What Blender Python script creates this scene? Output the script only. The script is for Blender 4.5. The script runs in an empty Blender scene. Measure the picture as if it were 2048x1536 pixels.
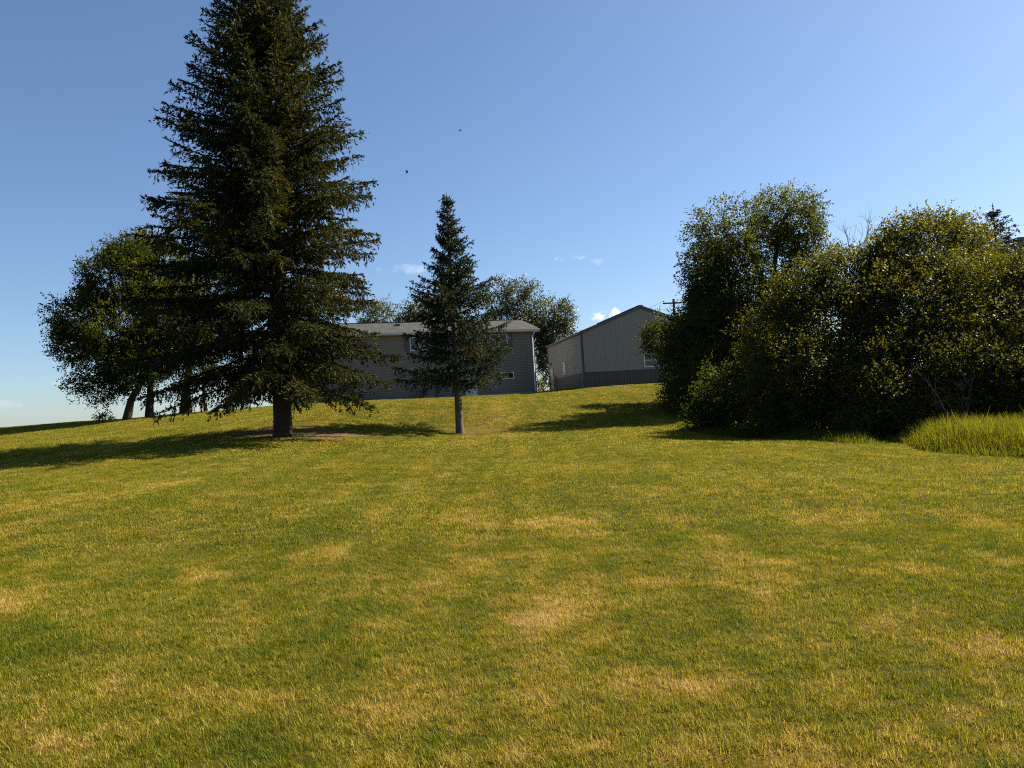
import bpy, math, random
import numpy as np
from mathutils import Vector, Matrix

rng = np.random.default_rng(7)
random.seed(7)
scene = bpy.context.scene
col = scene.collection

# ------------------------------------------------------------------ camera
F_PX, ROLL, PITCH, EYE = 1500.0, math.radians(3.45), math.radians(2.37), 1.6
CP, SP, CR, SR = math.cos(PITCH), math.sin(PITCH), math.cos(ROLL), math.sin(ROLL)
RV = np.array([1.0, 0, 0]); UV = np.array([0, -SP, CP]); FV = np.array([0, CP, SP])
XC = CR * RV - SR * UV
YC = SR * RV + CR * UV
cam_data = bpy.data.cameras.new('camera')
cam = bpy.data.objects.new('camera', cam_data)
col.objects.link(cam)
cam.matrix_world = Matrix(((XC[0], YC[0], -FV[0], 0), (XC[1], YC[1], -FV[1], 0),
                           (XC[2], YC[2], -FV[2], EYE), (0, 0, 0, 1)))
cam_data.sensor_width = 36.0
cam_data.lens = 36.0 * F_PX / 2048.0
cam_data.clip_start = 0.05
cam_data.clip_end = 3000
scene.camera = cam

# ------------------------------------------------------------------ light
SUN_AZ, SUN_EL = math.radians(66), math.radians(43)
world = bpy.data.worlds.new('World')
scene.world = world
world.use_nodes = True
SKY_STRENGTH, SUN_STRENGTH = 0.05, 5.0
scene.view_settings.view_transform = 'Standard'
scene.view_settings.look = 'None'
scene.view_settings.exposure = 1.58
scene.view_settings.gamma = 1.0
scene.view_settings.use_curve_mapping = False
scene.cycles.use_denoising = False
scene.cycles.filter_width = 1.1
scene.cycles.use_adaptive_sampling = False
scene.cycles.sample_clamp_indirect = 1.5
scene.cycles.max_bounces = 4
scene.cycles.diffuse_bounces = 2
scene.cycles.glossy_bounces = 2
scene.cycles.transmission_bounces = 4
scene.cycles.transparent_max_bounces = 6

sun_data = bpy.data.lights.new('sun', 'SUN')
sun_data.energy = SUN_STRENGTH
sun_data.angle = math.radians(0.53)
sun_data.color = (1.0, 0.90, 0.66)
sun = bpy.data.objects.new('sun', sun_data)
col.objects.link(sun)
sdir = Vector((math.sin(SUN_AZ) * math.cos(SUN_EL), math.cos(SUN_AZ) * math.cos(SUN_EL), math.sin(SUN_EL)))
sun.rotation_euler = sdir.to_track_quat('Z', 'Y').to_euler()
sun.location = sdir * 80


def ray(u, v):
    """direction of a photo pixel (2048x1536), scaled so its y is 1"""
    d = FV + (u - 1024) / F_PX * XC - (v - 768) / F_PX * YC
    return d / d[1]


def P(u, v, y):
    d = ray(u, v)
    return np.array([0, 0, EYE]) + d * y


def build_world():
    nt = world.node_tree
    N, L = nt.nodes, nt.links
    N.clear()
    out = N.new('ShaderNodeOutputWorld')
    bg = N.new('ShaderNodeBackground')
    bg.inputs[1].default_value = SKY_STRENGTH
    sky = N.new('ShaderNodeTexSky')
    sky.sky_type = 'NISHITA'
    sky.sun_disc = False
    sky.sun_elevation = SUN_EL
    sky.sun_rotation = SUN_AZ
    sky.altitude = 300
    sky.air_density = 1.0
    sky.dust_density = 0.9
    sky.ozone_density = 5.0
    tc = N.new('ShaderNodeTexCoord')
    cur = sky.outputs[0]
    # small clouds low over the horizon: (u, v, half width px, half height px, density, noise scale)
    for (u, v, hw, hh, dens, ns) in [(1210, 630, 36, 20, .95, 42), (806, 538, 70, 13, .13, 40), (1140, 516, 34, 8, .12, 60),
                                 (1000, 556, 26, 10, .15, 60), (132, 770, 26, 12, .10, 70), (12, 808, 44, 10, .06, 60),
                                 (1405, 640, 60, 26, .95, 45), (1196, 522, 22, 9, .07, 70), (1262, 520, 14, 7, .07, 70)]:
        d = ray(u, v); d = d / np.linalg.norm(d)
        r = np.cross(d, [0, 0, 1]); r /= np.linalg.norm(r)
        up = np.cross(r, d)
        def dot(vec):
            n = N.new('ShaderNodeVectorMath'); n.operation = 'DOT_PRODUCT'
            L.new(tc.outputs['Generated'], n.inputs[0]); n.inputs[1].default_value = vec
            return n.outputs['Value']
        def m(op, a, b):
            n = N.new('ShaderNodeMath'); n.operation = op
            for i, s in enumerate((a, b)):
                if isinstance(s, (int, float)): n.inputs[i].default_value = s
                else: L.new(s, n.inputs[i])
            return n.outputs[0]
        fwd = m('GREATER_THAN', dot(tuple(d)), 0.5)
        a = m('POWER', m('ABSOLUTE', m('MULTIPLY', dot(tuple(r)), F_PX / hw), 0), 2.0)
        b = m('POWER', m('ABSOLUTE', m('MULTIPLY', dot(tuple(up)), F_PX / hh), 0), 2.0)
        fall = m('SUBTRACT', 1.0, m('ADD', a, b))
        nz = N.new('ShaderNodeTexNoise')
        nz.inputs['Scale'].default_value = ns
        nz.inputs['Detail'].default_value = 6
        nz.inputs['Roughness'].default_value = .62
        L.new(tc.outputs['Generated'], nz.inputs['Vector'])
        s = m('ADD', m('MULTIPLY', fall, 0.55), m('MULTIPLY', m('SUBTRACT', nz.outputs['Fac'], .56), 3.2))
        mr = N.new('ShaderNodeMapRange'); mr.interpolation_type = 'SMOOTHSTEP'
        mr.inputs['From Min'].default_value = 0.05; mr.inputs['From Max'].default_value = .75
        L.new(s, mr.inputs['Value'])
        gate = m('MINIMUM', 1.0, m('MAXIMUM', 0.0, m('MULTIPLY', fall, 3.0)))
        fac = m('MULTIPLY', m('MULTIPLY', m('MULTIPLY', mr.outputs[0], dens), gate), fwd)
        mix = N.new('ShaderNodeMix'); mix.data_type = 'RGBA'
        L.new(fac, mix.inputs['Factor']); L.new(cur, mix.inputs['A'])
        mix.inputs['B'].default_value = (13.5, 13.3, 13.4, 1)
        cur = mix.outputs['Result']
    L.new(cur, bg.inputs[0])
    L.new(bg.outputs[0], out.inputs[0])


build_world()

# ------------------------------------------------------------------ helpers
def tag(o, label=None, cat=None, group=None, kind=None):
    if label: o['label'] = label
    if cat: o['category'] = cat
    if group: o['group'] = group
    if kind: o['kind'] = kind
    return o


def empty(name, loc, rz=0.0):
    o = bpy.data.objects.new(name, None)
    o.empty_display_size = .3
    col.objects.link(o)
    o.location = tuple(loc)
    o.rotation_euler = (0, 0, rz)
    return o


def obj_from(name, me, mat, parent=None):
    o = bpy.data.objects.new(name, me)
    col.objects.link(o)
    if mat is not None and not me.materials:
        me.materials.append(mat)
    if parent is not None:
        o.parent = parent
    return o


def mesh_np(name, V, F, attrs=None, smooth=False):
    """V (n,3), F (m,k) numpy arrays"""
    me = bpy.data.meshes.new(name)
    V = np.asarray(V, dtype=np.float32); F = np.asarray(F, dtype=np.int32)
    k = F.shape[1]
    me.vertices.add(len(V)); me.vertices.foreach_set('co', V.ravel())
    me.loops.add(F.size); me.loops.foreach_set('vertex_index', F.ravel())
    me.polygons.add(len(F)); me.polygons.foreach_set('loop_start', np.arange(0, F.size, k, dtype=np.int32))
    if smooth:
        me.polygons.foreach_set('use_smooth', np.ones(len(F), dtype=bool))
    me.update(calc_edges=True)
    for an, (dom, arr) in (attrs or {}).items():
        a = me.attributes.new(an, 'FLOAT', dom)
        a.data.foreach_set('value', np.asarray(arr, dtype=np.float32).ravel())
    return me


class MB:
    """collects polygons into one mesh"""
    def __init__(self):
        self.v = []; self.f = []
    def add(self, vs, fs):
        n = len(self.v)
        self.v += [tuple(p) for p in vs]
        self.f += [tuple(i + n for i in f) for f in fs]
    def box(self, x0, x1, y0, y1, z0, z1):
        vs = [(x, y, z) for x in (x0, x1) for y in (y0, y1) for z in (z0, z1)]
        self.add(vs, [(0, 1, 3, 2), (4, 6, 7, 5), (0, 4, 5, 1), (2, 3, 7, 6), (0, 2, 6, 4), (1, 5, 7, 3)])
        return self
    def prism(self, poly, d):
        """poly: 3d points of one face, d: extrusion vector"""
        n = len(poly)
        a = [tuple(p) for p in poly]; b = [tuple(np.add(p, d)) for p in poly]
        self.add(a + b, [tuple(range(n))[::-1], tuple(range(n, 2 * n))] +
                 [(i, (i + 1) % n, n + (i + 1) % n, n + i) for i in range(n)])
        return self
    def tube(self, pts, rad, n=8, cap=True):
        V, Fq = tube_np(pts, rad, n)
        self.add(V.tolist(), Fq.tolist())
        if cap:
            m = len(V)
            base = len(self.v) - m
            self.f.append(tuple(base + i for i in range(n))[::-1])
            self.f.append(tuple(base + m - n + i for i in range(n)))
        return self
    def build(self, name, mat, parent=None, bevel=0.0, smooth=False):
        me = bpy.data.meshes.new(name)
        me.from_pydata(self.v, [], self.f)
        if smooth:
            for p in me.polygons: p.use_smooth = True
        me.update()
        o = obj_from(name, me, mat, parent)
        if bevel:
            b = o.modifiers.new('bevel', 'BEVEL'); b.width = bevel; b.segments = 1; b.limit_method = 'ANGLE'
        return o


def tube_np(pts, rad, n=6):
    pts = np.asarray(pts, float); rad = np.broadcast_to(np.asarray(rad, float), (len(pts),))
    t = np.gradient(pts, axis=0)
    t /= np.linalg.norm(t, axis=1, keepdims=True) + 1e-9
    ref = np.zeros((1, 3)); ref[0, int(np.argmin(np.abs(pts[-1] - pts[0])))] = 1.0
    a = np.cross(t, ref); a /= np.linalg.norm(a, axis=1, keepdims=True) + 1e-9
    b = np.cross(t, a)
    ang = np.linspace(0, 2 * np.pi, n, endpoint=False)
    V = pts[:, None, :] + rad[:, None, None] * (np.cos(ang)[None, :, None] * a[:, None, :] + np.sin(ang)[None, :, None] * b[:, None, :])
    V = V.reshape(-1, 3)
    i = np.arange(len(pts) - 1)[:, None] * n; j = np.arange(n)[None, :]; j2 = (j + 1) % n
    Fq = np.stack([i + j, i + j2, i + n + j2, i + n + j], -1).reshape(-1, 4)
    return V, Fq


class Acc:
    """accumulates numpy quads"""
    def __init__(self):
        self.V = []; self.F = []; self.n = 0; self.A = []
    def add(self, V, Fq, a=None):
        self.V.append(V); self.F.append(Fq + self.n); self.n += len(V)
        if a is not None: self.A.append(a)
    def mesh(self, name, smooth=False, attr='tint'):
        at = {attr: ('FACE', np.concatenate(self.A))} if self.A else None
        return mesh_np(name, np.concatenate(self.V), np.concatenate(self.F), at, smooth)


def unit(a):
    return a / (np.linalg.norm(a, axis=-1, keepdims=True) + 1e-9)


def shoot_quads(p, ax, side, ln, wd):
    """bushy needle shoots: blunt tapering blades"""
    ln = np.asarray(ln)[:, None]; wd = np.asarray(wd)[:, None]
    V = np.stack([p - side * wd * .32, p + side * wd * .32, p + ax * ln * .55 + side * wd * .5, p + ax * ln, p + ax * ln * .5 - side * wd * .5], 1)
    V = V[:, [0, 1, 2, 3, 4]]
    n = len(p)
    V = np.stack([V[:, 0], (V[:, 1] + V[:, 2]) * .5, V[:, 3], V[:, 4]], 1).reshape(-1, 3)
    return V, np.arange(4 * n).reshape(-1, 4)


def leaf_quads(p, ax, side, ln, wd, fold=.25, wide_at=.45):
    """rhombic leaves: p base, ax direction, side unit, per-leaf length and width"""
    n = np.cross(ax, side)
    ln = np.asarray(ln)[:, None]; wd = np.asarray(wd)[:, None]
    mid = p + ax * ln * wide_at + n * wd * fold
    V = np.stack([p, mid + side * wd * .5, p + ax * ln, mid - side * wd * .5], 1).reshape(-1, 3)
    Fq = np.arange(len(V)).reshape(-1, 4)
    return V, Fq


# ------------------------------------------------------------------ materials
def new_mat(name):
    m = bpy.data.materials.new(name)
    m.use_nodes = True
    nt = m.node_tree
    b = nt.nodes['Principled BSDF']
    return m, nt, b


def simple_mat(name, rgb, rough=.6, noise=.12, scale=12.0, bump=0.0, spec=.4, metallic=0.0, stretch=(1, 1, 1)):
    m, nt, b = new_mat(name)
    N, L = nt.nodes, nt.links
    tc = N.new('ShaderNodeTexCoord')
    mp = N.new('ShaderNodeMapping'); mp.inputs['Scale'].default_value = stretch
    L.new(tc.outputs['Object'], mp.inputs[0])
    nz = N.new('ShaderNodeTexNoise'); nz.inputs['Scale'].default_value = scale; nz.inputs['Detail'].default_value = 5
    L.new(mp.outputs[0], nz.inputs['Vector'])
    ramp = N.new('ShaderNodeMix'); ramp.data_type = 'RGBA'
    lo = tuple(max(0, c * (1 - noise)) for c in rgb) + (1,); hi = tuple(min(1, c * (1 + noise)) for c in rgb) + (1,)
    ramp.inputs['A'].default_value = lo; ramp.inputs['B'].default_value = hi
    L.new(nz.outputs['Fac'], ramp.inputs['Factor'])
    L.new(ramp.outputs['Result'], b.inputs['Base Color'])
    b.inputs['Roughness'].default_value = rough
    b.inputs['Specular IOR Level'].default_value = spec
    b.inputs['Metallic'].default_value = metallic
    if bump:
        bp = N.new('ShaderNodeBump'); bp.inputs['Strength'].default_value = bump; bp.inputs['Distance'].default_value = .03
        L.new(nz.outputs['Fac'], bp.inputs['Height']); L.new(bp.outputs[0], b.inputs['Normal'])
    return m


def foliage_mat(name, dark, light, warm, transl=.35, tcol=None, rough=.5, spec=.35):
    """tint attribute 0..1 runs dark > light > warm; a share of the light passes through the leaf"""
    m, nt, b = new_mat(name)
    N, L = nt.nodes, nt.links
    at = N.new('ShaderNodeAttribute'); at.attribute_name = 'tint'
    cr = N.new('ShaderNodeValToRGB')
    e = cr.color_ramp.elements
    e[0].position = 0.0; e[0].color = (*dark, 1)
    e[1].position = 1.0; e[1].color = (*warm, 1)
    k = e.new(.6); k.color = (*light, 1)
    L.new(at.outputs['Fac'], cr.inputs[0])
    L.new(cr.outputs[0], b.inputs['Base Color'])
    b.inputs['Roughness'].default_value = rough
    b.inputs['Specular IOR Level'].default_value = spec
    tr = N.new('ShaderNodeBsdfTranslucent')
    mul = N.new('ShaderNodeMix'); mul.data_type = 'RGBA'; mul.blend_type = 'MULTIPLY'; mul.inputs['Factor'].default_value = 1
    L.new(cr.outputs[0], mul.inputs['A']); mul.inputs['B'].default_value = (*(tcol or (1.9, 1.7, .55)), 1)
    L.new(mul.outputs['Result'], tr.inputs[0])
    mx = N.new('ShaderNodeMixShader'); mx.inputs[0].default_value = transl
    L.new(b.outputs[0], mx.inputs[1]); L.new(tr.outputs[0], mx.inputs[2])
    L.new(mx.outputs[0], nt.nodes['Material Output'].inputs['Surface'])
    return m


M = {}
M['spruce'] = foliage_mat('spruce_needles', (.009, .015, .006), (.036, .045, .011), (.105, .072, .016), .20, (1.9, 1.5, .4), .7, .08)
M['spruce_blue'] = foliage_mat('young_spruce_needles', (.009, .018, .013), (.032, .050, .026), (.10, .070, .018), .18, (1.6, 1.35, .5), .7, .08)
M['leaf_elm'] = foliage_mat('ash_leaves', (.010, .018, .004), (.035, .050, .007), (.11, .10, .012), .50, (2.6, 2.1, .42), .6, .12)
M['leaf_willow'] = foliage_mat('willow_leaves', (.012, .022, .005), (.042, .060, .011), (.12, .10, .016), .48, (2.7, 2.15, .42), .55, .15)
M['leaf_cherry'] = foliage_mat('shrub_leaves', (.012, .021, .005), (.048, .060, .011), (.16, .12, .020), .48, (2.7, 2.1, .40), .52, .18)
M['leaf_poplar'] = foliage_mat('poplar_leaves', (.022, .032, .013), (.055, .066, .024), (.13, .12, .045), .40, (1.8, 1.6, .6), .45, .4)
M['leaf_bright'] = foliage_mat('bright_shrub_leaves', (.06, .075, .012), (.14, .13, .015), (.25, .19, .02), .45)
M['conifer_dark'] = foliage_mat('far_conifer_needles', (.015, .014, .014), (.03, .025, .022), (.05, .04, .03), .1)
M['bark'] = simple_mat('bark', (.036, .028, .021), .9, .6, 9, .9, .15, stretch=(1, 1, .25))
M['bark_grey'] = simple_mat('grey_bark', (.10, .085, .07), .9, .55, 8, .8, .15, stretch=(1, 1, .3))
M['twig'] = simple_mat('twig_bark', (.032, .025, .019), .85, .4, 10, 0, .15)
M['dead'] = simple_mat('dead_twig', (.16, .15, .14), .85, .3, 10, 0, .15)
M['siding'] = simple_mat('grey_vinyl_siding', (.195, .188, .182), .55, .05, 3)
M['white'] = simple_mat('white_trim', (.62, .62, .62), .5, .05, 5)
M['fascia'] = simple_mat('white_gutter', (.66, .65, .63), .45, .06, 3)
M['soffit'] = simple_mat('soffit', (.55, .54, .52), .6, .05, 5)
M['shutter'] = simple_mat('mauve_shutter', (.115, .075, .088), .6, .08, 6)
M['concrete'] = simple_mat('concrete', (.28, .27, .25), .9, .2, 6, .2)
M['ac'] = simple_mat('painted_metal_box', (.10, .10, .10), .5, .1, 8)
M['meter'] = simple_mat('grey_meter', (.28, .28, .29), .5, .1, 8)
M['shed_light'] = simple_mat('tan_grey_steel', (.225, .205, .172), .45, .05, 2, 0, .45)
M['shed_dark'] = simple_mat('charcoal_steel', (.058, .052, .048), .45, .06, 2, 0, .45)
M['shed_trim'] = simple_mat('dark_trim', (.07, .078, .075), .45, .06, 3, 0, .45)
M['wood_pole'] = simple_mat('weathered_pole', (.085, .06, .045), .9, .35, 10, .4, .15, stretch=(1, 1, .1))
M['wire'] = simple_mat('wire', (.05, .05, .05), .6, .1, 5)
M['red_post'] = simple_mat('rusty_red_post', (.16, .05, .035), .7, .2, 8)
M['feather'] = simple_mat('dark_feathers', (.012, .012, .014), .7, .2, 20)
M['far_wall'] = simple_mat('far_grey_wall', (.11, .11, .12), .7, .08, 2)
M['pipe'] = simple_mat('conduit', (.4, .4, .41), .5, .05, 8)


def roof_mat():
    m, nt, b = new_mat('asphalt_shingles')
    N, L = nt.nodes, nt.links
    tc = N.new('ShaderNodeTexCoord')
    br = N.new('ShaderNodeTexBrick')
    br.inputs['Scale'].default_value = 1.0
    br.inputs['Brick Width'].default_value = .33; br.inputs['Row Height'].default_value = .14
    br.inputs['Mortar Size'].default_value = .006; br.inputs['Bias'].default_value = 0
    br.inputs['Color1'].default_value = (.026, .026, .028, 1); br.inputs["Color2"].default_value = (.050, .051, .056, 1)
    br.inputs['Mortar'].default_value = (.035, .035, .035, 1)
    nz = N.new('ShaderNodeTexNoise'); nz.inputs['Scale'].default_value = 1.2
    L.new(tc.outputs['UV'], br.inputs[0]); L.new(tc.outputs['Object'], nz.inputs[0])
    mx = N.new('ShaderNodeMix'); mx.data_type = 'RGBA'; mx.blend_type = 'OVERLAY'; mx.inputs['Factor'].default_value = .25
    L.new(br.outputs[0], mx.inputs['A']); L.new(nz.outputs[1], mx.inputs['B'])
    L.new(mx.outputs['Result'], b.inputs['Base Color'])
    b.inputs['Roughness'].default_value = .9; b.inputs['Specular IOR Level'].default_value = .2
    return m


M['shingles'] = roof_mat()


def glass_mat(name, rgb, rough=.06):
    m, nt, b = new_mat(name)
    b.inputs['Base Color'].default_value = (*rgb, 1)
    b.inputs['Roughness'].default_value = rough
    b.inputs['Specular IOR Level'].default_value = .6
    return m


M['glass'] = glass_mat('window_glass', (.012, .013, .015))
M['glass_blind'] = glass_mat('window_glass_over_blind', (.07, .072, .075), .15)

# ------------------------------------------------------------------ terrain
CTRL = np.array([
    # x, y, z  (metres; camera stands at 0,0 on z=0)
    (0, 0, 0), (-6, 0, .02), (6, 0, -.02), (-12, -8, 0), (12, -8, 0), (0, -14, 0), (-30, -20, .1), (30, -20, 0),
    (0, 6, .04), (-5, 7, .16), (5, 6, 0), (0, 12, .22), (-9.5, 14, .58), (7, 12, .04), (0, 20, .48), (4, 20, .38),
    (-15, 22, .95), (-10, 20, .78), (10.5, 15.3, .02), (10, 20, .12), (15, 15, -.05), (16, 21, .1), (9, 27, .3), (14, 27, .35),
    (-8.5, 28, 1.32), (-2.3, 33, .94), (-14, 29, 1.45), (-20, 30, 1.6), (-3, 28, .84), (1, 33, .86), (3, 28, .62), (1, 38, 1.55), (9.5, 33, .60),
    (6, 38, 1.15), (10, 40, 1.0), (15, 38, .9), (22, 30, .5), (24, 45, 1.8),
    (-9, 36, 2.25), (-5, 42, 2.62), (-2, 40, 2.05), (3, 47, 2.45), (8, 50, 2.75), (-3, 50, 2.86), (1.5, 52, 2.84), (5, 53, 3.0), (-7, 50, 2.95), (-2, 46, 2.62), (-13, 37, 2.2), (-19, 38, 2.15), (-28, 40, 2.1),
    (-23, 45, 2.66), (-31, 46, 2.72), (-19, 47, 2.9), (-16, 54.5, 3.3), (-7, 57, 3.28), (2, 60, 3.28), (5.5, 57, 3.36), (11.5, 58.2, 3.38),
    (3, 68, 3.4), (-16, 65, 3.3), (17, 56, 3.2), (-32, 56, 2.7), (-20, 75, 3.1), (5, 80, 3.3), (25, 60, 3.0), (-45, 50, 2.6), (40, 40, 1.5),
    (45, 15, 0), (-40, 20, 1.2), (-40, 0, .4)])


def tps_fit(C, lam=.002):
    X = C[:, :2] / 30.0
    n = len(X)
    d2 = ((X[:, None] - X[None]) ** 2).sum(-1)
    K = np.where(d2 > 0, d2 * np.log(d2 + 1e-12), 0) + lam * np.eye(n)
    A = np.zeros((n + 3, n + 3)); A[:n, :n] = K; A[:n, n] = 1; A[:n, n + 1:] = X; A[n, :n] = 1; A[n + 1:, :n] = X.T
    return X, np.linalg.solve(A, np.concatenate([C[:, 2], np.zeros(3)]))


TX, TW = tps_fit(CTRL)


def H(x, y):
    x = np.asarray(x, float); y = np.asarray(y, float)
    shp = np.broadcast(x, y).shape
    q = np.stack([np.broadcast_to(x, shp).ravel(), np.broadcast_to(y, shp).ravel()], -1)
    # clamp the query into the surveyed area, then level out beyond it
    qc = np.stack([np.clip(q[:, 0], -46, 46), np.clip(q[:, 1], -22, 82)], -1) / 30.0
    out = np.zeros(len(q))
    for s in range(0, len(q), 20000):
        d2 = ((qc[s:s + 20000, None] - TX[None]) ** 2).sum(-1)
        out[s:s + 20000] = (d2 * np.log(d2 + 1e-12)) @ TW[:-3]
    out += TW[-3] + qc @ TW[-2:]
    dist = np.hypot(np.maximum(np.abs(q[:, 0]) - 46, 0), np.maximum(np.maximum(q[:, 1] - 82, -22 - q[:, 1]), 0))
    w = np.clip(dist / 60, 0, 1); w = w * w * (3 - 2 * w)
    out = out * (1 - w) + w * np.where(q[:, 1] > 30, 2.2, .3)
    bump = .03 * np.sin(q[:, 0] * .9 + .3 * q[:, 1]) * np.sin(q[:, 1] * .7 - .2 * q[:, 0])
    return (out + bump).reshape(shp)


def on_ground(u, y):
    """the ground point at depth y whose image falls in photo column u"""
    z = 1.0
    for _ in range(8):
        # solve v so that P has height z
        k = (z - EYE) / y
        # d_z/d_y = k for column u: solve linear in t=(v-768)/F
        a = FV + (u - 1024) / F_PX * XC
        t = (a[2] - k * a[1]) / (YC[2] - k * YC[1])
        p = P(u, 768 + t * F_PX, y)
        z = float(H(p[0], p[1]))
    return np.array([p[0], p[1], z])


# patches of straw-dry and of lush grass seen in the lawn: (u, v, half width px, half height px, amount)
def ground_pixel(u, v):
    y = 4.0
    for _ in range(60):
        p = P(u, v, y)
        dz = p[2] - float(H(p[0], p[1]))
        if abs(dz) < .004: break
        y += dz / max(.03, -ray(u, v)[2] + .02) * .7
        y = min(max(y, 2.0), 60)
    return p


DRY = [(20, 1205, 110, 26, 1.0), (395, 1160, 50, 16, .9), (140, 1003, 110, 12, .7), (1115, 1045, 80, 16, .9), (1170, 1075, 60, 10, .5),
       (1110, 1225, 90, 30, .9), (1240, 1185, 150, 30, .7), (1345, 1370, 130, 40, .9), (1840, 1135, 120, 22, .8), (2010, 1120, 80, 18, .8),
       (1570, 1150, 200, 22, .5), (1330, 985, 60, 8, .6), (1980, 1300, 120, 26, .6), (760, 1185, 140, 24, .5), (1650, 1480, 160, 40, .5),
       (140, 1500, 80, 30, .8), (480, 1400, 200, 40, .4), (430, 1080, 60, 12, .6), (880, 1035, 60, 8, .6), (330, 967, 60, 6, .5), (1690, 1040, 120, 12, .5),
       (470, 990, 60, 6, .5), (650, 1110, 120, 14, .35), (900, 1400, 240, 50, .35), (1020, 860, 70, 7, .5), (1000, 848, 40, 8, .5)]
LUSH = [(60, 1290, 130, 60, .9), (560, 1080, 120, 40, .8), (180, 1250, 120, 40, .6), (1500, 1060, 120, 20, .5), (1400, 1260, 120, 30, .6),
        (500, 1000, 160, 16, .5), (1750, 1080, 200, 20, .4), (1600, 1330, 140, 40, .4), (820, 1230, 160, 30, .3), (1230, 960, 120, 10, .4), (620, 1500, 120, 40, .3)]


def grass_color_nodes(nt, blade=True):
    N, L = nt.nodes, nt.links
    geo = N.new('ShaderNodeNewGeometry')
    def m(op, a, b=0.0, clamp=False):
        n = N.new('ShaderNodeMath'); n.operation = op; n.use_clamp = clamp
        for i, s in enumerate((a, b)):
            if isinstance(s, (int, float)): n.inputs[i].default_value = s
            else: L.new(s, n.inputs[i])
        return n.outputs[0]
    def noise(scale, detail=4, rough=.55, stretch=(1, 1, 0), off=0):
        mp = N.new('ShaderNodeMapping'); mp.inputs['Scale'].default_value = stretch; mp.inputs['Location'].default_value = (off, off * .7, 0)
        L.new(geo.outputs['Position'], mp.inputs[0])
        nz = N.new('ShaderNodeTexNoise'); nz.inputs['Scale'].default_value = scale; nz.inputs['Detail'].default_value = detail
        nz.inputs['Roughness'].default_value = rough
        L.new(mp.outputs[0], nz.inputs['Vector'])
        return nz.outputs['Fac']
    big = noise(.32, 3, .5, (1, 1.5, 0), 3)
    mid = noise(1.3, 4, .6, (1, 1.2, 0), 11)
    fine = noise(7.0, 4, .7, (1, 1, 0), 5)
    mid2 = noise(3.0, 4, .65, (1, 1, 0), 21)
    streak = noise(1.5, 3, .55, (1, .07, 0), 17)
    wn = N.new('ShaderNodeTexNoise'); wn.inputs['Scale'].default_value = 1.6; wn.inputs['Detail'].default_value = 5; wn.inputs['Roughness'].default_value = .65
    L.new(geo.outputs['Position'], wn.inputs['Vector'])
    w1 = N.new('ShaderNodeVectorMath'); w1.operation = 'MULTIPLY_ADD'
    w1.inputs[1].default_value = (1.7, 1.7, 0); w1.inputs[2].default_value = (-.85, -.85, 0)
    L.new(wn.outputs['Color'], w1.inputs[0])
    w2 = N.new('ShaderNodeVectorMath'); w2.operation = 'ADD'
    L.new(geo.outputs['Position'], w2.inputs[0]); L.new(w1.outputs[0], w2.inputs[1])
    warped = w2.outputs[0]
    def spots(lst):
        tot = None
        for (u, v, hw, hh, amt) in lst:
            amt *= .95
            c = ground_pixel(u, v)
            e1 = ground_pixel(u, v + hh); e2 = ground_pixel(u, v - hh)
            ry = max(.25, abs(e2[1] - e1[1]) / 2); rx = max(.2, hw / F_PX * c[1])
            mp = N.new('ShaderNodeMapping')
            mp.inputs['Location'].default_value = (-c[0] / rx, -c[1] / ry, 0)
            mp.inputs['Scale'].default_value = (1 / rx, 1 / ry, 0)
            L.new(warped, mp.inputs[0])
            ln = N.new('ShaderNodeVectorMath'); ln.operation = 'LENGTH'
            L.new(mp.outputs[0], ln.inputs[0])
            mr = N.new('ShaderNodeMapRange'); mr.interpolation_type = 'SMOOTHSTEP'
            mr.inputs['From Min'].default_value = 1.5; mr.inputs['From Max'].default_value = .2
            mr.inputs['To Max'].default_value = amt
            L.new(ln.outputs['Value'], mr.inputs['Value'])
            tot = mr.outputs[0] if tot is None else m('MAXIMUM', tot, mr.outputs[0])
        return tot
    dry = spots(DRY); lush = spots(LUSH)
    # value: 0 green ... 1 straw
    val = m('ADD', m('MULTIPLY', m('SUBTRACT', big, .5), .55), m('MULTIPLY', m('SUBTRACT', mid, .5), 1.0))
    val = m('ADD', val, m('MULTIPLY', m('SUBTRACT', streak, .5), .7))
    val = m('ADD', val, m('MULTIPLY', m('SUBTRACT', mid2, .5), 1.2))
    val = m('ADD', val, m('MULTIPLY', m('SUBTRACT', fine, .5), .9))
    val = m('ADD', val, .40)
    val = m('ADD', val, m('MULTIPLY', m('MULTIPLY', dry, .64), m('ADD', .15, mid2)))
    val = m('SUBTRACT', val, m('MULTIPLY', lush, .26))
    if blade:
        at = N.new('ShaderNodeAttribute'); at.attribute_name = 'tint'
        val = m('ADD', val, m('MULTIPLY', m('SUBTRACT', at.outputs['Fac'], .5), .6))
    cr = N.new('ShaderNodeValToRGB')
    e = cr.color_ramp.elements
    e[0].position = .05; e[0].color = (.092, .118, .009, 1)
    e[1].position = 1.0; e[1].color = (.44, .32, .115, 1)
    for pos, c in ((.30, (.142, .150, .010)), (.52, (.225, .200, .016)), (.75, (.325, .250, .05))):
        k = e.new(pos); k.color = (*c, 1)
    L.new(val, cr.inputs[0])
    return cr.outputs[0], geo


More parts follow.
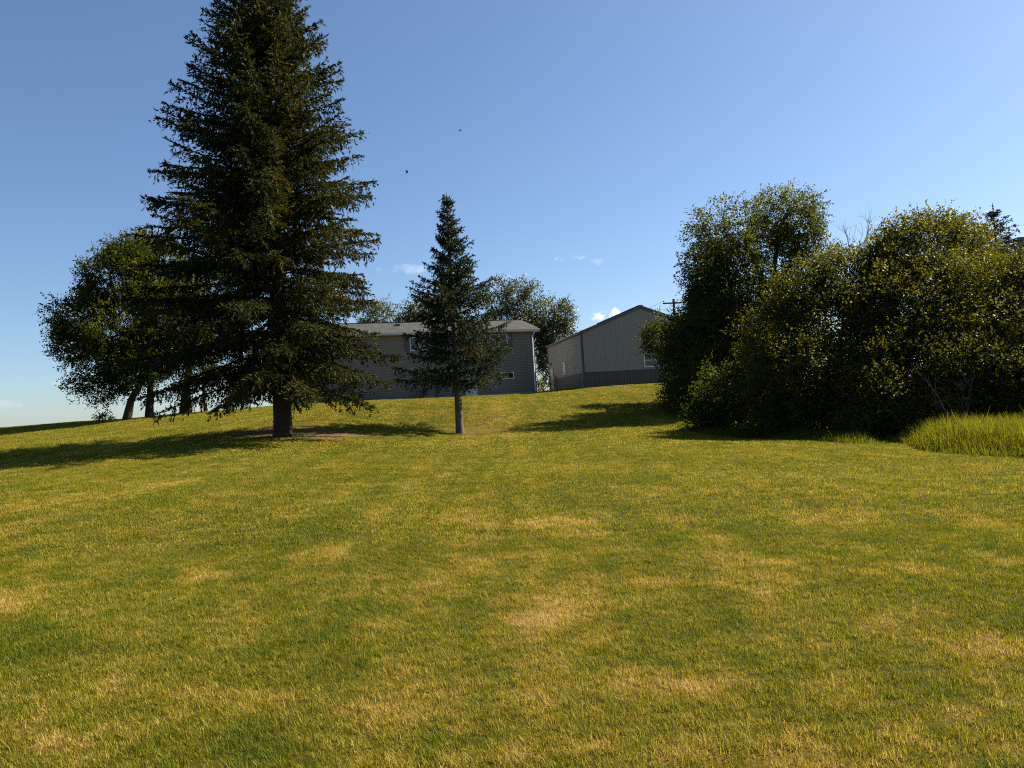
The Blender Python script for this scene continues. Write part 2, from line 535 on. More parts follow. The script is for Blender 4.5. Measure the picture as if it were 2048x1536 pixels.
def ground_mat():
    m, nt, b = new_mat('lawn_thatch')
    c, geo = grass_color_nodes(nt, False)
    N, L = nt.nodes, nt.links
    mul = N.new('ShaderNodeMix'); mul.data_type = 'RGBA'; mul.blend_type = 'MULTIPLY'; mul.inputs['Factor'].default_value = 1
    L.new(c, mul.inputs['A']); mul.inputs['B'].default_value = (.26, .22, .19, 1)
    # bare needle litter round the foot of the two spruces
    cur = mul.outputs['Result']
    for (u, v, y, rx, ry) in ((567, 872, 29.5, 4.6, 4.2), (950, 862, 33.8, 1.6, 1.2)):
        g = on_ground(u, y)
        mp = N.new('ShaderNodeMapping'); mp.inputs['Location'].default_value = (-g[0] / rx, -g[1] / ry, 0); mp.inputs['Scale'].default_value = (1 / rx, 1 / ry, 0)
        L.new(geo.outputs['Position'], mp.inputs[0])
        ln = N.new('ShaderNodeVectorMath'); ln.operation = 'LENGTH'; L.new(mp.outputs[0], ln.inputs[0])
        nz = N.new('ShaderNodeTexNoise'); nz.inputs['Scale'].default_value = 1.1; nz.inputs['Detail'].default_value = 6; nz.inputs['Roughness'].default_value = .7
        L.new(geo.outputs['Position'], nz.inputs['Vector'])
        ad = N.new('ShaderNodeMath'); ad.operation = 'MULTIPLY_ADD'; ad.inputs[1].default_value = 1.5
        L.new(nz.outputs['Fac'], ad.inputs[0]); L.new(ln.outputs['Value'], ad.inputs[2])
        mr = N.new('ShaderNodeMapRange'); mr.interpolation_type = 'SMOOTHSTEP'
        mr.inputs['From Min'].default_value = 1.85; mr.inputs['From Max'].default_value = 1.2; mr.inputs['To Max'].default_value = .9
        L.new(ad.outputs[0], mr.inputs['Value'])
        mx = N.new('ShaderNodeMix'); mx.data_type = 'RGBA'
        L.new(mr.outputs[0], mx.inputs['Factor']); L.new(cur, mx.inputs['A']); mx.inputs['B'].default_value = (.10, .058, .028, 1)
        cur = mx.outputs['Result']
    L.new(cur, b.inputs['Base Color'])
    b.inputs['Roughness'].default_value = 1.0; b.inputs['Specular IOR Level'].default_value = .1
    return m


def blade_mat(name, tr=.4, warm=1.0):
    m, nt, b = new_mat(name)
    c, geo = grass_color_nodes(nt, True)
    N, L = nt.nodes, nt.links
    L.new(c, b.inputs['Base Color'])
    b.inputs['Roughness'].default_value = .55; b.inputs['Specular IOR Level'].default_value = .1
    t = N.new('ShaderNodeBsdfTranslucent')
    mul = N.new('ShaderNodeMix'); mul.data_type = 'RGBA'; mul.blend_type = 'MULTIPLY'; mul.inputs['Factor'].default_value = 1
    L.new(c, mul.inputs['A']); mul.inputs['B'].default_value = (1.25, 1.2, .8, 1)
    L.new(mul.outputs['Result'], t.inputs[0])
    mx = N.new('ShaderNodeMixShader'); mx.inputs[0].default_value = tr
    L.new(b.outputs[0], mx.inputs[1]); L.new(t.outputs[0], mx.inputs[2])
    L.new(mx.outputs[0], nt.nodes['Material Output'].inputs['Surface'])
    return m


def build_ground():
    def axis(lo, hi, fine0, fine1, step):
        a = np.arange(fine0, fine1 + 1e-6, step)
        g = step * 1.25 ** np.arange(1, 60)
        right = fine1 + np.cumsum(g); left = fine0 - np.cumsum(g)
        return np.concatenate([left[left > lo][::-1], a, right[right < hi]])
    xs = axis(-1500, 1500, -40, 40, .5); ys = axis(-1200, 1800, -6, 80, .5)
    X, Y = np.meshgrid(xs, ys)
    Z = H(X, Y)
    V = np.stack([X, Y, Z], -1).reshape(-1, 3)
    nx = len(xs)
    i = np.arange(len(ys) - 1)[:, None] * nx; j = np.arange(nx - 1)[None]
    Fq = np.stack([i + j, i + j + 1, i + nx + j + 1, i + nx + j], -1).reshape(-1, 4)
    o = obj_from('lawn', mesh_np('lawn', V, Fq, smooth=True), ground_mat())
    tag(o, kind='structure')
    o['label'] = 'dry patchy mown lawn rising to the house'
    return o


build_ground()


# ---- grass blades: small turf tiles set out over the lawn by geometry nodes
def turf_tile(name, size, n, h, w, mat, lying=.12):
    nt_ = int(n / 26)
    tc_ = rng.uniform(-size / 2, size / 2, (nt_, 2)) * 1.1
    th = rng.uniform(.6, 1.45, nt_); tt_ = rng.normal(0, .16, nt_)
    own = rng.integers(0, nt_, n)
    tuft = rng.random(n) < .62
    p = np.where(tuft[:, None], tc_[own] + rng.normal(0, size * .55 / math.sqrt(nt_), (n, 2)), rng.uniform(-size / 2, size / 2, (n, 2)) * 1.12)
    az = rng.uniform(0, 2 * np.pi, n)
    hh = h * rng.uniform(.55, 1.25, n) * np.where(tuft, th[own], .8)
    lie = rng.random(n) < lying
    lean = np.where(lie, rng.uniform(1.5, 4.0, n), rng.uniform(.1, .9, n))
    hh = np.where(lie, hh * .8, hh)
    lean_d = np.stack([np.cos(az), np.sin(az)], -1)
    sd = az + np.pi / 2 + rng.uniform(-.6, .6, n)
    side = np.stack([np.cos(sd), np.sin(sd), np.zeros(n)], -1)
    ww = w * rng.uniform(.6, 1.3, n)
    nrm = np.sqrt(1 + lean ** 2)
    base = np.concatenate([p, np.full((n, 1), -.01)], 1)
    tip = base + np.concatenate([lean_d * (lean / nrm * hh)[:, None] * 1.2, (hh / nrm)[:, None]], 1)
    mid = base + np.concatenate([lean_d * (lean / nrm * hh)[:, None] * .45, (hh / nrm * .58)[:, None]], 1)
    V = np.stack([base - side * ww[:, None] * .5, base + side * ww[:, None] * .5, mid + side * ww[:, None] * .42,
                  tip, mid - side * ww[:, None] * .42], 1).reshape(-1, 3)
    k = np.arange(n)[:, None] * 5
    Ft = np.concatenate([k + np.array([[0, 1, 2]]), k + np.array([[0, 2, 4]]), k + np.array([[4, 2, 3]])], 0)
    tint = np.clip(rng.normal(.46, .34, n) + np.where(tuft, tt_[own], 0) + lie * .45, -.3, 1.4)
    me = mesh_np(name, V, Ft, {'tint': ('FACE', np.tile(tint, 3))})
    me.materials.append(mat)
    return bpy.data.objects.new(name, me)


def scatter(name, pts, rot, scl, idx, templates):
    me = bpy.data.meshes.new(name)
    me.vertices.add(len(pts)); me.vertices.foreach_set('co', np.asarray(pts, np.float32).ravel())
    a = me.attributes.new('rot', 'FLOAT_VECTOR', 'POINT'); a.data.foreach_set('vector', np.asarray(rot, np.float32).ravel())
    a = me.attributes.new('scl', 'FLOAT_VECTOR', 'POINT'); a.data.foreach_set('vector', np.asarray(scl, np.float32).ravel())
    a = me.attributes.new('idx', 'INT', 'POINT'); a.data.foreach_set('value', np.asarray(idx, np.int32))
    me.update()
    o = obj_from(name, me, None)
    ng = bpy.data.node_groups.new(name, 'GeometryNodeTree')
    ng.interface.new_socket('Geometry', in_out='INPUT', socket_type='NodeSocketGeometry')
    ng.interface.new_socket('Geometry', in_out='OUTPUT', socket_type='NodeSocketGeometry')
    N, L = ng.nodes, ng.links
    gi = N.new('NodeGroupInput'); go = N.new('NodeGroupOutput')
    inst = N.new('GeometryNodeInstanceOnPoints')
    L.new(gi.outputs[0], inst.inputs['Points'])
    join = N.new('GeometryNodeJoinGeometry')
    for t in reversed(templates):
        oi = N.new('GeometryNodeObjectInfo'); oi.inputs['Object'].default_value = t
        g2i = N.new('GeometryNodeGeometryToInstance')
        L.new(oi.outputs['Geometry'], g2i.inputs[0]); L.new(g2i.outputs[0], join.inputs[0])
    L.new(join.outputs[0], inst.inputs['Instance'])
    inst.inputs['Pick Instance'].default_value = True
    def attr(nm, typ):
        n = N.new('GeometryNodeInputNamedAttribute'); n.data_type = typ; n.inputs['Name'].default_value = nm
        return n.outputs['Attribute']
    L.new(attr('idx', 'INT'), inst.inputs['Instance Index'])
    e2r = N.new('FunctionNodeEulerToRotation'); L.new(attr('rot', 'FLOAT_VECTOR'), e2r.inputs[0])
    L.new(e2r.outputs[0], inst.inputs['Rotation'])
    L.new(attr('scl', 'FLOAT_VECTOR'), inst.inputs['Scale'])
    L.new(inst.outputs[0], go.inputs[0])
    md = o.modifiers.new('scatter', 'NODES'); md.node_group = ng
    return o


def build_lawn_grass():
    bm_ = blade_mat('grass_blades')
    near = [turf_tile('turf_near', .5, 5000, .043, .0036, bm_, .18) for _ in range(5)]
    midt = [turf_tile('turf_mid', 1.0, 6000, .046, .0068, bm_, .14) for _ in range(4)]
    fart = [turf_tile('turf_far', 1.0, 1500, .050, .016, bm_, .06) for _ in range(5)]
    tmpl = near + midt + fart
    pts, rot, scl, idx = [], [], [], []
    def zone(y0, y1, step, i0, ni):
        y = y0
        while y < y1:
            half = .75 * (y + step) + 1.2
            xs = np.arange(-half, half, step) + step / 2
            for x in xs:
                if in_building(x, y + step / 2) or (y > 24 and bald(x, y + step / 2)): continue
                pts.append((x, y + step / 2)); idx.append(i0 + rng.integers(ni)); rot.append(rng.integers(4) * np.pi / 2)
                scl.append(rng.uniform(.95, 1.05))
            y += step
    zone(2.0, 9.0, .5, 0, 5)
    zone(9.0, 22.0, 1.0, 5, 4)
    zone(22.0, 58.0, 1.0, 9, 5)
    xy = np.array(pts)
    z = H(xy[:, 0], xy[:, 1])
    e = .25
    gx = (H(xy[:, 0] + e, xy[:, 1]) - H(xy[:, 0] - e, xy[:, 1])) / (2 * e)
    gy = (H(xy[:, 0], xy[:, 1] + e) - H(xy[:, 0], xy[:, 1] - e)) / (2 * e)
    R = []
    for a, sx, sy in zip(rot, gx, gy):
        n = Vector((-sx, -sy, 1)).normalized()
        q = Vector((0, 0, 1)).rotation_difference(n).to_matrix() @ Matrix.Rotation(a, 3, 'Z')
        R.append(tuple(q.to_euler()))
    S = np.array(scl); S3 = np.stack([np.ones_like(S), np.ones_like(S), S], -1)
    o = scatter('lawn_grass', np.column_stack([xy, z]), R, S3, idx, tmpl)
    tag(o, 'short mown grass, partly dried to straw, covering the slope', 'grass', kind='stuff')


SPRUCE_BASE = on_ground(567, 28.0)


def bald(x, y):
    # thin, needle-littered turf round the two trunks
    for (cx, cy, rx, ry) in ((SPRUCE_BASE[0] + .8, SPRUCE_BASE[1] + 1.2, 3.6, 2.6),):
        q = (x - cx) ** 2 / rx ** 2 + (y - cy) ** 2 / ry ** 2
        if q < 1 and rng.random() < .85 * (1.15 - q): return True
    return False


HOUSE_PHI, SHED_PHI = math.atan(.30), math.atan(.194)
HC = P(1073, 787, 60.0); SC = P(1168, 775, 57.0)


def in_building(x, y):
    for (c, phi, x0, x1, y1) in ((HC, HOUSE_PHI, -19.6, 0, 9), (SC, SHED_PHI, 0, 10, 12)):
        dx, dy = x - c[0], y - c[1]
        lx = dx * math.cos(phi) + dy * math.sin(phi); ly = -dx * math.sin(phi) + dy * math.cos(phi)
        if x0 < lx < x1 and .6 < ly < y1: return True
    return False


build_lawn_grass()

# ------------------------------------------------------------------ house
def plane_hit(u, v, C, phi):
    """photo pixel -> (local x, local z) on the facade through C that faces local -y"""
    d = ray(u, v); o = np.array([0, 0, EYE])
    n = np.array([-math.sin(phi), math.cos(phi), 0])
    t = np.dot(C - o, n) / np.dot(d, n)
    p = o + d * t - C
    return p[0] * math.cos(phi) + p[1] * math.sin(phi), p[2]


def window(parent, x0, x1, z0, z1, y, panes=2, horizontal=True, glass='glass', fr=.07):
    """window on a wall facing local -y; frame bars and panes are children"""
    w = MB()
    w.box(x0 - fr, x1 + fr, y - .05, y + .03, z1, z1 + fr)
    w.box(x0 - fr, x1 + fr, y - .06, y + .03, z0 - fr, z0)
    w.box(x0 - fr, x0, y - .05, y + .03, z0, z1)
    w.box(x1, x1 + fr, y - .05, y + .03, z0, z1)
    win = w.build('window', M['white'], parent)
    for k in range(1, panes):
        b = MB()
        if horizontal:
            xm = x0 + (x1 - x0) * k / panes; b.box(xm - .035, xm + .035, y - .045, y + .02, z0, z1)
        else:
            zm = z0 + (z1 - z0) * k / panes; b.box(x0, x1, y - .045, y + .02, zm - .03, zm + .03)
        b.build('glazing_bar', M['white'], win)
    for k in range(panes):
        g = MB()
        if horizontal:
            a = x0 + (x1 - x0) * k / panes + (.035 if k else 0); c = x0 + (x1 - x0) * (k + 1) / panes - (.035 if k < panes - 1 else 0)
            g.box(a, c, y - .02, y - .008, z0, z1)
        else:
            a = z0 + (z1 - z0) * k / panes + (.03 if k else 0); c = z0 + (z1 - z0) * (k + 1) / panes - (.03 if k < panes - 1 else 0)
            g.box(x0, x1, y - .02, y - .008, a, c)
        gm = glass if isinstance(glass, str) else glass[k]
        g.build('pane', M[gm], win)
    return win


def siding_wall(name, L_, z0, z1, parent, mat, origin, rz, course=.125):
    """lapped boards: each course leans out to its lower lip; facade runs along local x, faces -y"""
    n = int(round((z1 - z0) / course)); c = (z1 - z0) / n
    V, Fq = [], []
    for k in range(n):
        a = z0 + k * c
        b = len(V)
        V += [(-L_, -.010, a), (0, -.010, a), (0, -.004, a + c), (-L_, -.004, a + c), (0, -.010, a + c), (-L_, -.010, a + c)]
        Fq.append((b, b + 1, b + 2, b + 3))
        if k < n - 1: Fq.append((b + 3, b + 2, b + 4, b + 5))
    o = obj_from(name, mesh_np(name, np.array(V), np.array(Fq)), mat, parent)
    o.location = origin; o.rotation_euler = (0, 0, rz)
    tag(o, kind='stuff')
    return o


def build_house():
    C = HC.copy()
    h = empty('house', C, HOUSE_PHI)
    tag(h, 'two-storey grey vinyl-sided house with white gutters behind the young spruce', 'house')
    LEN, DEP, EAVE, RISE, OV, OVG = 19.7, 8.4, 5.02, 1.22, .45, .42
    ZB = -.9
    MB().box(-LEN + .01, -.01, .01, DEP - .01, ZB, EAVE).build('wall', M['siding'], h)
    siding_wall('siding', LEN, .15, EAVE, h, M['siding'], (0, 0, 0), 0)
    siding_wall('siding', DEP, .15, EAVE, h, M['siding'], (0, DEP, 0), math.pi / 2)
    siding_wall('siding', DEP, .15, EAVE, h, M['siding'], (-LEN, 0, 0), -math.pi / 2)
    MB().box(-LEN - .03, .03, -.03, DEP + .03, ZB, .14).build('foundation', M['concrete'], h)
    for x in (-LEN, 0):
        MB().box(x - .05, x + .05, -.035, .05, .14, EAVE).build('corner_board', M['siding'], h)
    # gable ends under the roof
    for x in (0, -LEN):
        MB().prism([(x, 0, EAVE), (x, DEP, EAVE), (x, DEP / 2, EAVE + RISE)], (-.1 if x == 0 else .1, 0, 0)).build('gable_wall', M['siding'], h)
    # roof: two slabs with real thickness
    s = RISE / (DEP / 2); t = .10
    zov = EAVE + .02 - s * OV + .14
    ridge = zov + s * (DEP / 2 + OV)
    roof = MB()
    roof.prism([(OVG, -OV, zov), (OVG, DEP / 2, ridge), (OVG, DEP / 2, ridge + t), (OVG, -OV, zov + t)], (-(LEN + 2 * OVG), 0, 0))
    roof.prism([(OVG, DEP + OV, zov), (OVG, DEP / 2 + .002, ridge), (OVG, DEP / 2 + .002, ridge + t), (OVG, DEP + OV, zov + t)], (-(LEN + 2 * OVG), 0, 0))
    r = roof.build('roof', M['shingles'], h)
    uvl = r.data.uv_layers.new(name='UVMap')
    for lp in r.data.loops:
        co = r.data.vertices[lp.vertex_index].co
        uvl.data[lp.index].uv = (co.x, math.hypot(co.y, co.z) if co.y < DEP / 2 else co.y + 20)
    MB().box(-LEN - OVG, OVG, DEP / 2 - .12, DEP / 2 + .12, ridge + t - .012, ridge + t + .03).build('ridge_cap', M['shingles'], r)
    # fascia, gutter, soffit
    MB().box(-LEN - OVG + .01, OVG - .01, -OV - .025, -OV - .002, zov - .10, zov + t - .01).build('fascia', M['fascia'], r)
    g = MB()
    g.prism([(OVG, -OV - .028, zov - .06), (OVG, -OV - .10, zov - .06), (OVG, -OV - .15, zov + .07), (OVG, -OV - .15, zov + .085),
             (OVG, -OV - .13, zov + .085), (OVG, -OV - .09, zov - .04), (OVG, -OV - .028, zov - .04)], (-(LEN + 2 * OVG), 0, 0))
    g.build('gutter', M['fascia'], r)
    MB().box(-LEN - OVG + .02, OVG - .02, -OV, -.024, zov - .09, zov - .06).build('soffit', M['soffit'], r)
    for x in (OVG, -LEN - OVG - .03):
        for (ya, yb) in ((-OV - .02, DEP / 2), (DEP + OV + .02, DEP / 2 + .001)):
            MB().prism([(x, ya, zov - .09), (x, yb, ridge - .09), (x, yb, ridge + t - .015), (x, ya, zov + t - .015)], (.03, 0, 0)).build('rake_board', M['fascia'], r)
    # vents on the roof
    x, z = plane_hit(795, 648, C + np.array([-math.sin(HOUSE_PHI), math.cos(HOUSE_PHI), 0]) * 2.6, HOUSE_PHI)
    zz = zov + t + s * (2.6 + OV)
    MB().box(x - .2, x + .2, 2.45, 2.85, zz - .1, zz + .18).build('roof_vent', M['ac'], r, .02)
    # downspout at the right corner
    dsp = MB()
    dsp.tube([(-.02, -OV - .08, zov - .05), (-.04, -OV - .02, zov - .20), (-.10, -.10, zov - .50), (-.10, -.085, zov - .8), (-.10, -.085, .30), (-.10, -.2, .18)], .055, 6)
    d = dsp.build('downspout', M['fascia'], h)
    MB().box(-.165, -.035, -.15, -.02, 2.5, 2.55).build('bracket', M['fascia'], d)
    # upper windows with shutters
    def win_px(u0, u1, v0, v1, panes, glass, horizontal=True):
        um, vm = (u0 + u1) / 2, (v0 + v1) / 2
        x0, _ = plane_hit(u0, vm, C, HOUSE_PHI); x1, _ = plane_hit(u1, vm, C, HOUSE_PHI)
        _, z1 = plane_hit(um, v0, C, HOUSE_PHI); _, z0 = plane_hit(um, v1, C, HOUSE_PHI)
        window(h, x0, x1, z0, z1, -.02, panes, horizontal, glass)
        return x0, x1, z0, z1
    def shutter(x0, x1, z0, z1):
        m = MB().box(x0, x1, -.055, -.023, z0, z1)
        n = 14
        for k in range(n):
            za = z0 + .06 + (z1 - z0 - .12) * k / n
            m.box(x0 + .05, x1 - .05, -.068, -.054, za, za + .06)
        m.build('shutter', M['shutter'], h)
    w = win_px(821, 857, 676, 700, 2, ('glass_blind', 'glass_blind'))
    shutter(w[0] - .48, w[0] - .09, w[2] - .05, w[3] + .08); shutter(w[1] + .09, w[1] + .48, w[2] - .05, w[3] + .08)
    w = win_px(981, 1013, 670, 693, 2, ('glass_blind', 'glass_blind'))
    shutter(w[0] - .48, w[0] - .09, w[2] - .05, w[3] + .08); shutter(w[1] + .09, w[1] + .46, w[2] - .05, w[3] + .08)
    w = win_px(1004, 1026, 746, 756, 2, 'glass')
    shutter(w[0] - .44, w[0] - .09, w[2] - .05, w[3] + .05)
    win_px(626, 646, 776, 789, 2, 'glass')
    # back door, a white slab with panels
    x0, _ = plane_hit(933, 785, C, HOUSE_PHI); x1, _ = plane_hit(953, 785, C, HOUSE_PHI)
    dz = -.10
    dr = MB().box(x0, x1, -.05, -.024, dz, dz + 2.05).build('door', M['white'], h)
    fr = MB(); fr.box(x0 - .08, x0, -.06, -.02, dz, dz + 2.12); fr.box(x1, x1 + .08, -.06, -.02, dz, dz + 2.12); fr.box(x0, x1, -.06, -.02, dz + 2.05, dz + 2.12)
    fr.build('door_frame', M['white'], dr)
    for (za, zb) in ((.2, .9), (1.05, 1.9)):
        for (xa, xb) in ((x0 + .1, (x0 + x1) / 2 - .04), ((x0 + x1) / 2 + .04, x1 - .1)):
            MB().box(xa, xb, -.058, -.049, dz + za, dz + zb).build('door_panel', M['white'], dr)
    MB().tube([(x0 + .08, -.05, dz + 1.0), (x0 + .08, -.12, dz + 1.0)], .028, 8).build('handle', M['pipe'], dr)
    # electric meter with its conduit
    xm, zm = plane_hit(855, 773, C, HOUSE_PHI)
    mt = MB().box(xm - .22, xm + .22, -.20, -.024, zm - .32, zm + .30).build('meter_box', M['meter'], h, .015)
    MB().tube([(xm, -.20, zm + .1), (xm, -.30, zm + .1)], .09, 12).build('meter_dial', M['meter'], mt)
    MB().tube([(xm + .36, -.07, -.4), (xm + .36, -.07, zm + .5)], .04, 8).build('conduit', M['pipe'], h)
    MB().tube([(xm + .72, -.06, -.4), (xm + .72, -.06, zm + .2)], .03, 8).build('conduit', M['ac'], h)
    # air conditioner on the ground by the wall
    xa, _ = plane_hit(853, 789, C, HOUSE_PHI)
    wp = h.matrix_basis @ Vector((xa, -.75, 0))
    wp.z = float(H(wp.x, wp.y))
    a = empty('air_conditioner', wp, HOUSE_PHI)
    tag(a, 'dark louvred air conditioner standing against the grey house wall', 'air conditioner')
    MB().box(-.36, .36, -.36, .36, .08, .80).build('cabinet', M['ac'], a, .02)
    MB().box(-.40, .40, -.40, .40, -.15, .08).build('pad', M['concrete'], a)
    for sx, sy in ((0, -1), (1, 0), (-1, 0)):
        for k in range(9):
            z = .14 + k * .07
            m = MB()
            if sx == 0: m.box(-.33, .33, -.385, -.36, z, z + .04)
            else: m.box(min(sx * .36, sx * .385), max(sx * .36, sx * .385), -.33, .33, z, z + .04)
            m.build('louvre', M['ac'], a)
    MB().tube([(0, 0, .80), (0, 0, .84)], .30, 16).build('fan_grille', M['meter'], a)


build_house()


# ------------------------------------------------------------------ shed
def ribbed_panel(x0, x1, z0, zt, parent, mat, y=0.0, name='wall_panel'):
    """steel sheet with raised ribs; facade along x facing -y; zt(x) gives the top"""
    w = x1 - x0
    n = max(2, int(round(w / .2286)))
    prof = []
    for k in range(n):
        xa = x0 + w * k / n; s = w / n
        prof += [(xa, 0), (xa + s * .62, 0), (xa + s * .72, -.010), (xa + s * .90, -.010)]
    prof.append((x1, 0))
    V, Fq = [], []
    for (x, d) in prof: V += [(x, y + d, z0), (x, y + d, zt(x))]
    for k in range(len(prof) - 1): Fq.append((2 * k, 2 * k + 2, 2 * k + 3, 2 * k + 1))
    return obj_from(name, mesh_np(name, np.array(V), np.array(Fq)), mat, parent)


def build_shed():
    C = SC.copy()
    s = empty('metal_shed', C, SHED_PHI)
    tag(s, 'tan-grey ribbed steel shed with charcoal wainscot on the hilltop', 'shed')
    W, EAVE, RISE, WAIN, ZB = 9.9, 4.22, 1.80, 1.12, -1.0
    # length of the side wall from the photo's far corner
    d = ray(1098, 740); p = np.array([math.cos(SHED_PHI), math.sin(SHED_PHI), 0])
    t = np.dot(C - np.array([0, 0, EYE]), p) / np.dot(d, p)
    hit = d * t + np.array([0, 0, EYE]) - C
    LEN = float(hit[0] * -math.sin(SHED_PHI) + hit[1] * math.cos(SHED_PHI))
    SHED_LEN = LEN
    core = MB().box(.02, W - .02, .02, LEN - .02, ZB, EAVE)
    core.prism([(.02, .02, EAVE), (W - .02, .02, EAVE), (W / 2, .02, EAVE + RISE)], (0, LEN - .04, 0))
    core.build('frame', M['shed_dark'], s)
    top = lambda x: EAVE + RISE * (1 - abs(x - W / 2) / (W / 2)) + .01
    npan = 11
    for k in range(npan):
        a, b = W * k / npan, W * (k + 1) / npan
        ribbed_panel(a, b, WAIN + .03, top, s, M['shed_light'])
        ribbed_panel(a, b, ZB, lambda x: WAIN - .03, s, M['shed_dark'], name='wainscot_panel')
    ns = 13
    for k in range(ns):
        a, b = -LEN * (k + 1) / ns, -LEN * k / ns
        for q, (z0, z1, mt, nm) in enumerate(((WAIN + .03, EAVE, 'shed_light', 'wall_panel'), (ZB, WAIN - .03, 'shed_dark', 'wainscot_panel'))):
            o = ribbed_panel(a, b, z0, lambda x: z1, s, M[mt], name=nm)
            o.rotation_euler = (0, 0, -math.pi / 2)   # local x -> -y ; faces -x
            o.location = (0, 0, 0)
    # trims
    MB().box(-.03, W + .03, -.035, -.002, WAIN - .03, WAIN + .03).build('wainscot_trim', M['shed_dark'], s)
    MB().box(-.035, -.002, -.002, LEN, WAIN - .03, WAIN + .03).build('wainscot_trim', M['shed_dark'], s)
    for (x, y, nm) in ((0, 0, 'c'), (W, 0, 'c'), (0, LEN, 'c')):
        MB().box(x - (.045 if x == 0 else .12), x + (.13 if x == 0 else .045), y - (.045 if y == 0 else .12), y + (.13 if y == 0 else .045), ZB, EAVE + .02).build('corner_trim', M['shed_dark'], s)
    # roof
    sl = RISE / (W / 2); ov = .12; t = .06
    r = MB()
    for sg in (-1, 1):
        xe = W / 2 + sg * (W / 2 + ov); ze = EAVE + .03 - sl * ov
        xr = W / 2 + (.001 if sg > 0 else 0)
        r.prism([(xe, -.10, ze), (xr, -.10, EAVE + .03 + RISE), (xr, -.10, EAVE + .03 + RISE + t), (xe, -.10, ze + t)], (0, LEN + .2, 0))
    ro = r.build('roof', M['shed_trim'], s)
    for sg in (-1, 1):
        xe = W / 2 + sg * (W / 2 + ov); ze = EAVE + .03 - sl * ov
        xr = W / 2 + (.001 if sg > 0 else 0)
        MB().prism([(xe, -.125, ze - .13), (xr, -.125, EAVE + RISE - .10), (xr, -.125, EAVE + .03 + RISE + t + .01), (xe, -.125, ze + t + .01)], (0, .024, 0)).build('rake_trim', M['shed_trim'], ro)
        MB().box(min(xe, xe + sg * .02), max(xe, xe + sg * .02), -.1, LEN + .1, ze - .10, ze + t).build('eave_trim', M['shed_trim'], ro)
    MB().box(W / 2 - .18, W / 2 + .18, -.12, LEN + .1, EAVE + RISE + .08, EAVE + RISE + .13).build('ridge_cap', M['shed_trim'], ro)
    # gable window
    x0, _ = plane_hit(1289.5, 725, C, SHED_PHI); x1, _ = plane_hit(1311, 725, C, SHED_PHI)
    _, z1 = plane_hit(1300, 708, C, SHED_PHI); _, z0 = plane_hit(1300, 732, C, SHED_PHI)
    window(s, x0, x1, z0, z1, -.03, 2, False, 'glass', .08)
    # side wall: window and door, built on a rotated carrier frame
    def side_hit(u, v):
        d = ray(u, v); n = np.array([math.cos(SHED_PHI), math.sin(SHED_PHI), 0])
        t = np.dot(C - np.array([0, 0, EYE]), n) / np.dot(d, n)
        q = d * t + np.array([0, 0, EYE]) - C
        return float(q[0] * -math.sin(SHED_PHI) + q[1] * math.cos(SHED_PHI)), q[2]
    y0, _ = side_hit(1131.5, 738); y1, _ = side_hit(1126.5, 738)
    _, zt = side_hit(1129, 727); _, zb = side_hit(1129, 748)
    w = window(s, -y1, -y0, zb, zt, -.03, 2, False, ('glass_blind', 'glass'), .09)
    w.rotation_euler = (0, 0, -math.pi / 2)
    y0, _ = side_hit(1107, 760); y1, _ = side_hit(1102, 760)
    y1 = min(y1, LEN - .25); y0 = y1 - .95
    dr = MB().box(-y1, -y0, -.05, -.024, -.1, 1.98).build('door', M['white'], s)
    dr.rotation_euler = (0, 0, -math.pi / 2)
    f = MB(); f.box(-y1 - .09, -y1, -.065, -.01, -.1, 2.07); f.box(-y0, -y0 + .09, -.065, -.01, -.1, 2.07); f.box(-y1, -y0, -.065, -.01, 1.98, 2.07)
    f.build('door_frame', M['white'], dr)
    MB().box(-y1 + .12, -y0 - .12, -.056, -.049, 1.05, 1.80).build('door_glass', M['glass_blind'], dr)
    MB().tube([(-y0 - .09, -.05, .95), (-y0 - .09, -.12, .95)], .03, 8).build('handle', M['ac'], dr)
    lamp = MB().box(-.16, -.03, (y0 + y1) / 2 - .09, (y0 + y1) / 2 + .09, 2.48, 2.66).build('wall_lamp', M['ac'], s, .02)
    MB().box(-.13, -.05, (y0 + y1) / 2 - .06, (y0 + y1) / 2 + .06, 2.455, 2.48).build('lens', M['white'], lamp)
    yb = y0 - .75
    bx = MB().box(-.14, -.03, yb - .14, yb + .14, 1.05, 1.45).build('meter_box', M['meter'], s, .01)
    MB().tube([(-.08, yb, -.3), (-.08, yb, 1.05)], .035, 8).build('conduit', M['pipe'], bx)


build_shed()


# ------------------------------------------------------------------ trees
def blob_noise(d, seed, freq=2.2):
    r = np.random.default_rng(seed)
    out = np.zeros(len(d))
    for k in range(5):
        w = r.normal(size=3) * freq * (1 + .5 * k); ph = r.uniform(0, 6.28)
        out += np.sin(d @ w + ph) / (1 + .5 * k)
    return out / 2.4


def rand_dir(n):
    v = rng.normal(size=(n, 3))
    return unit(v)


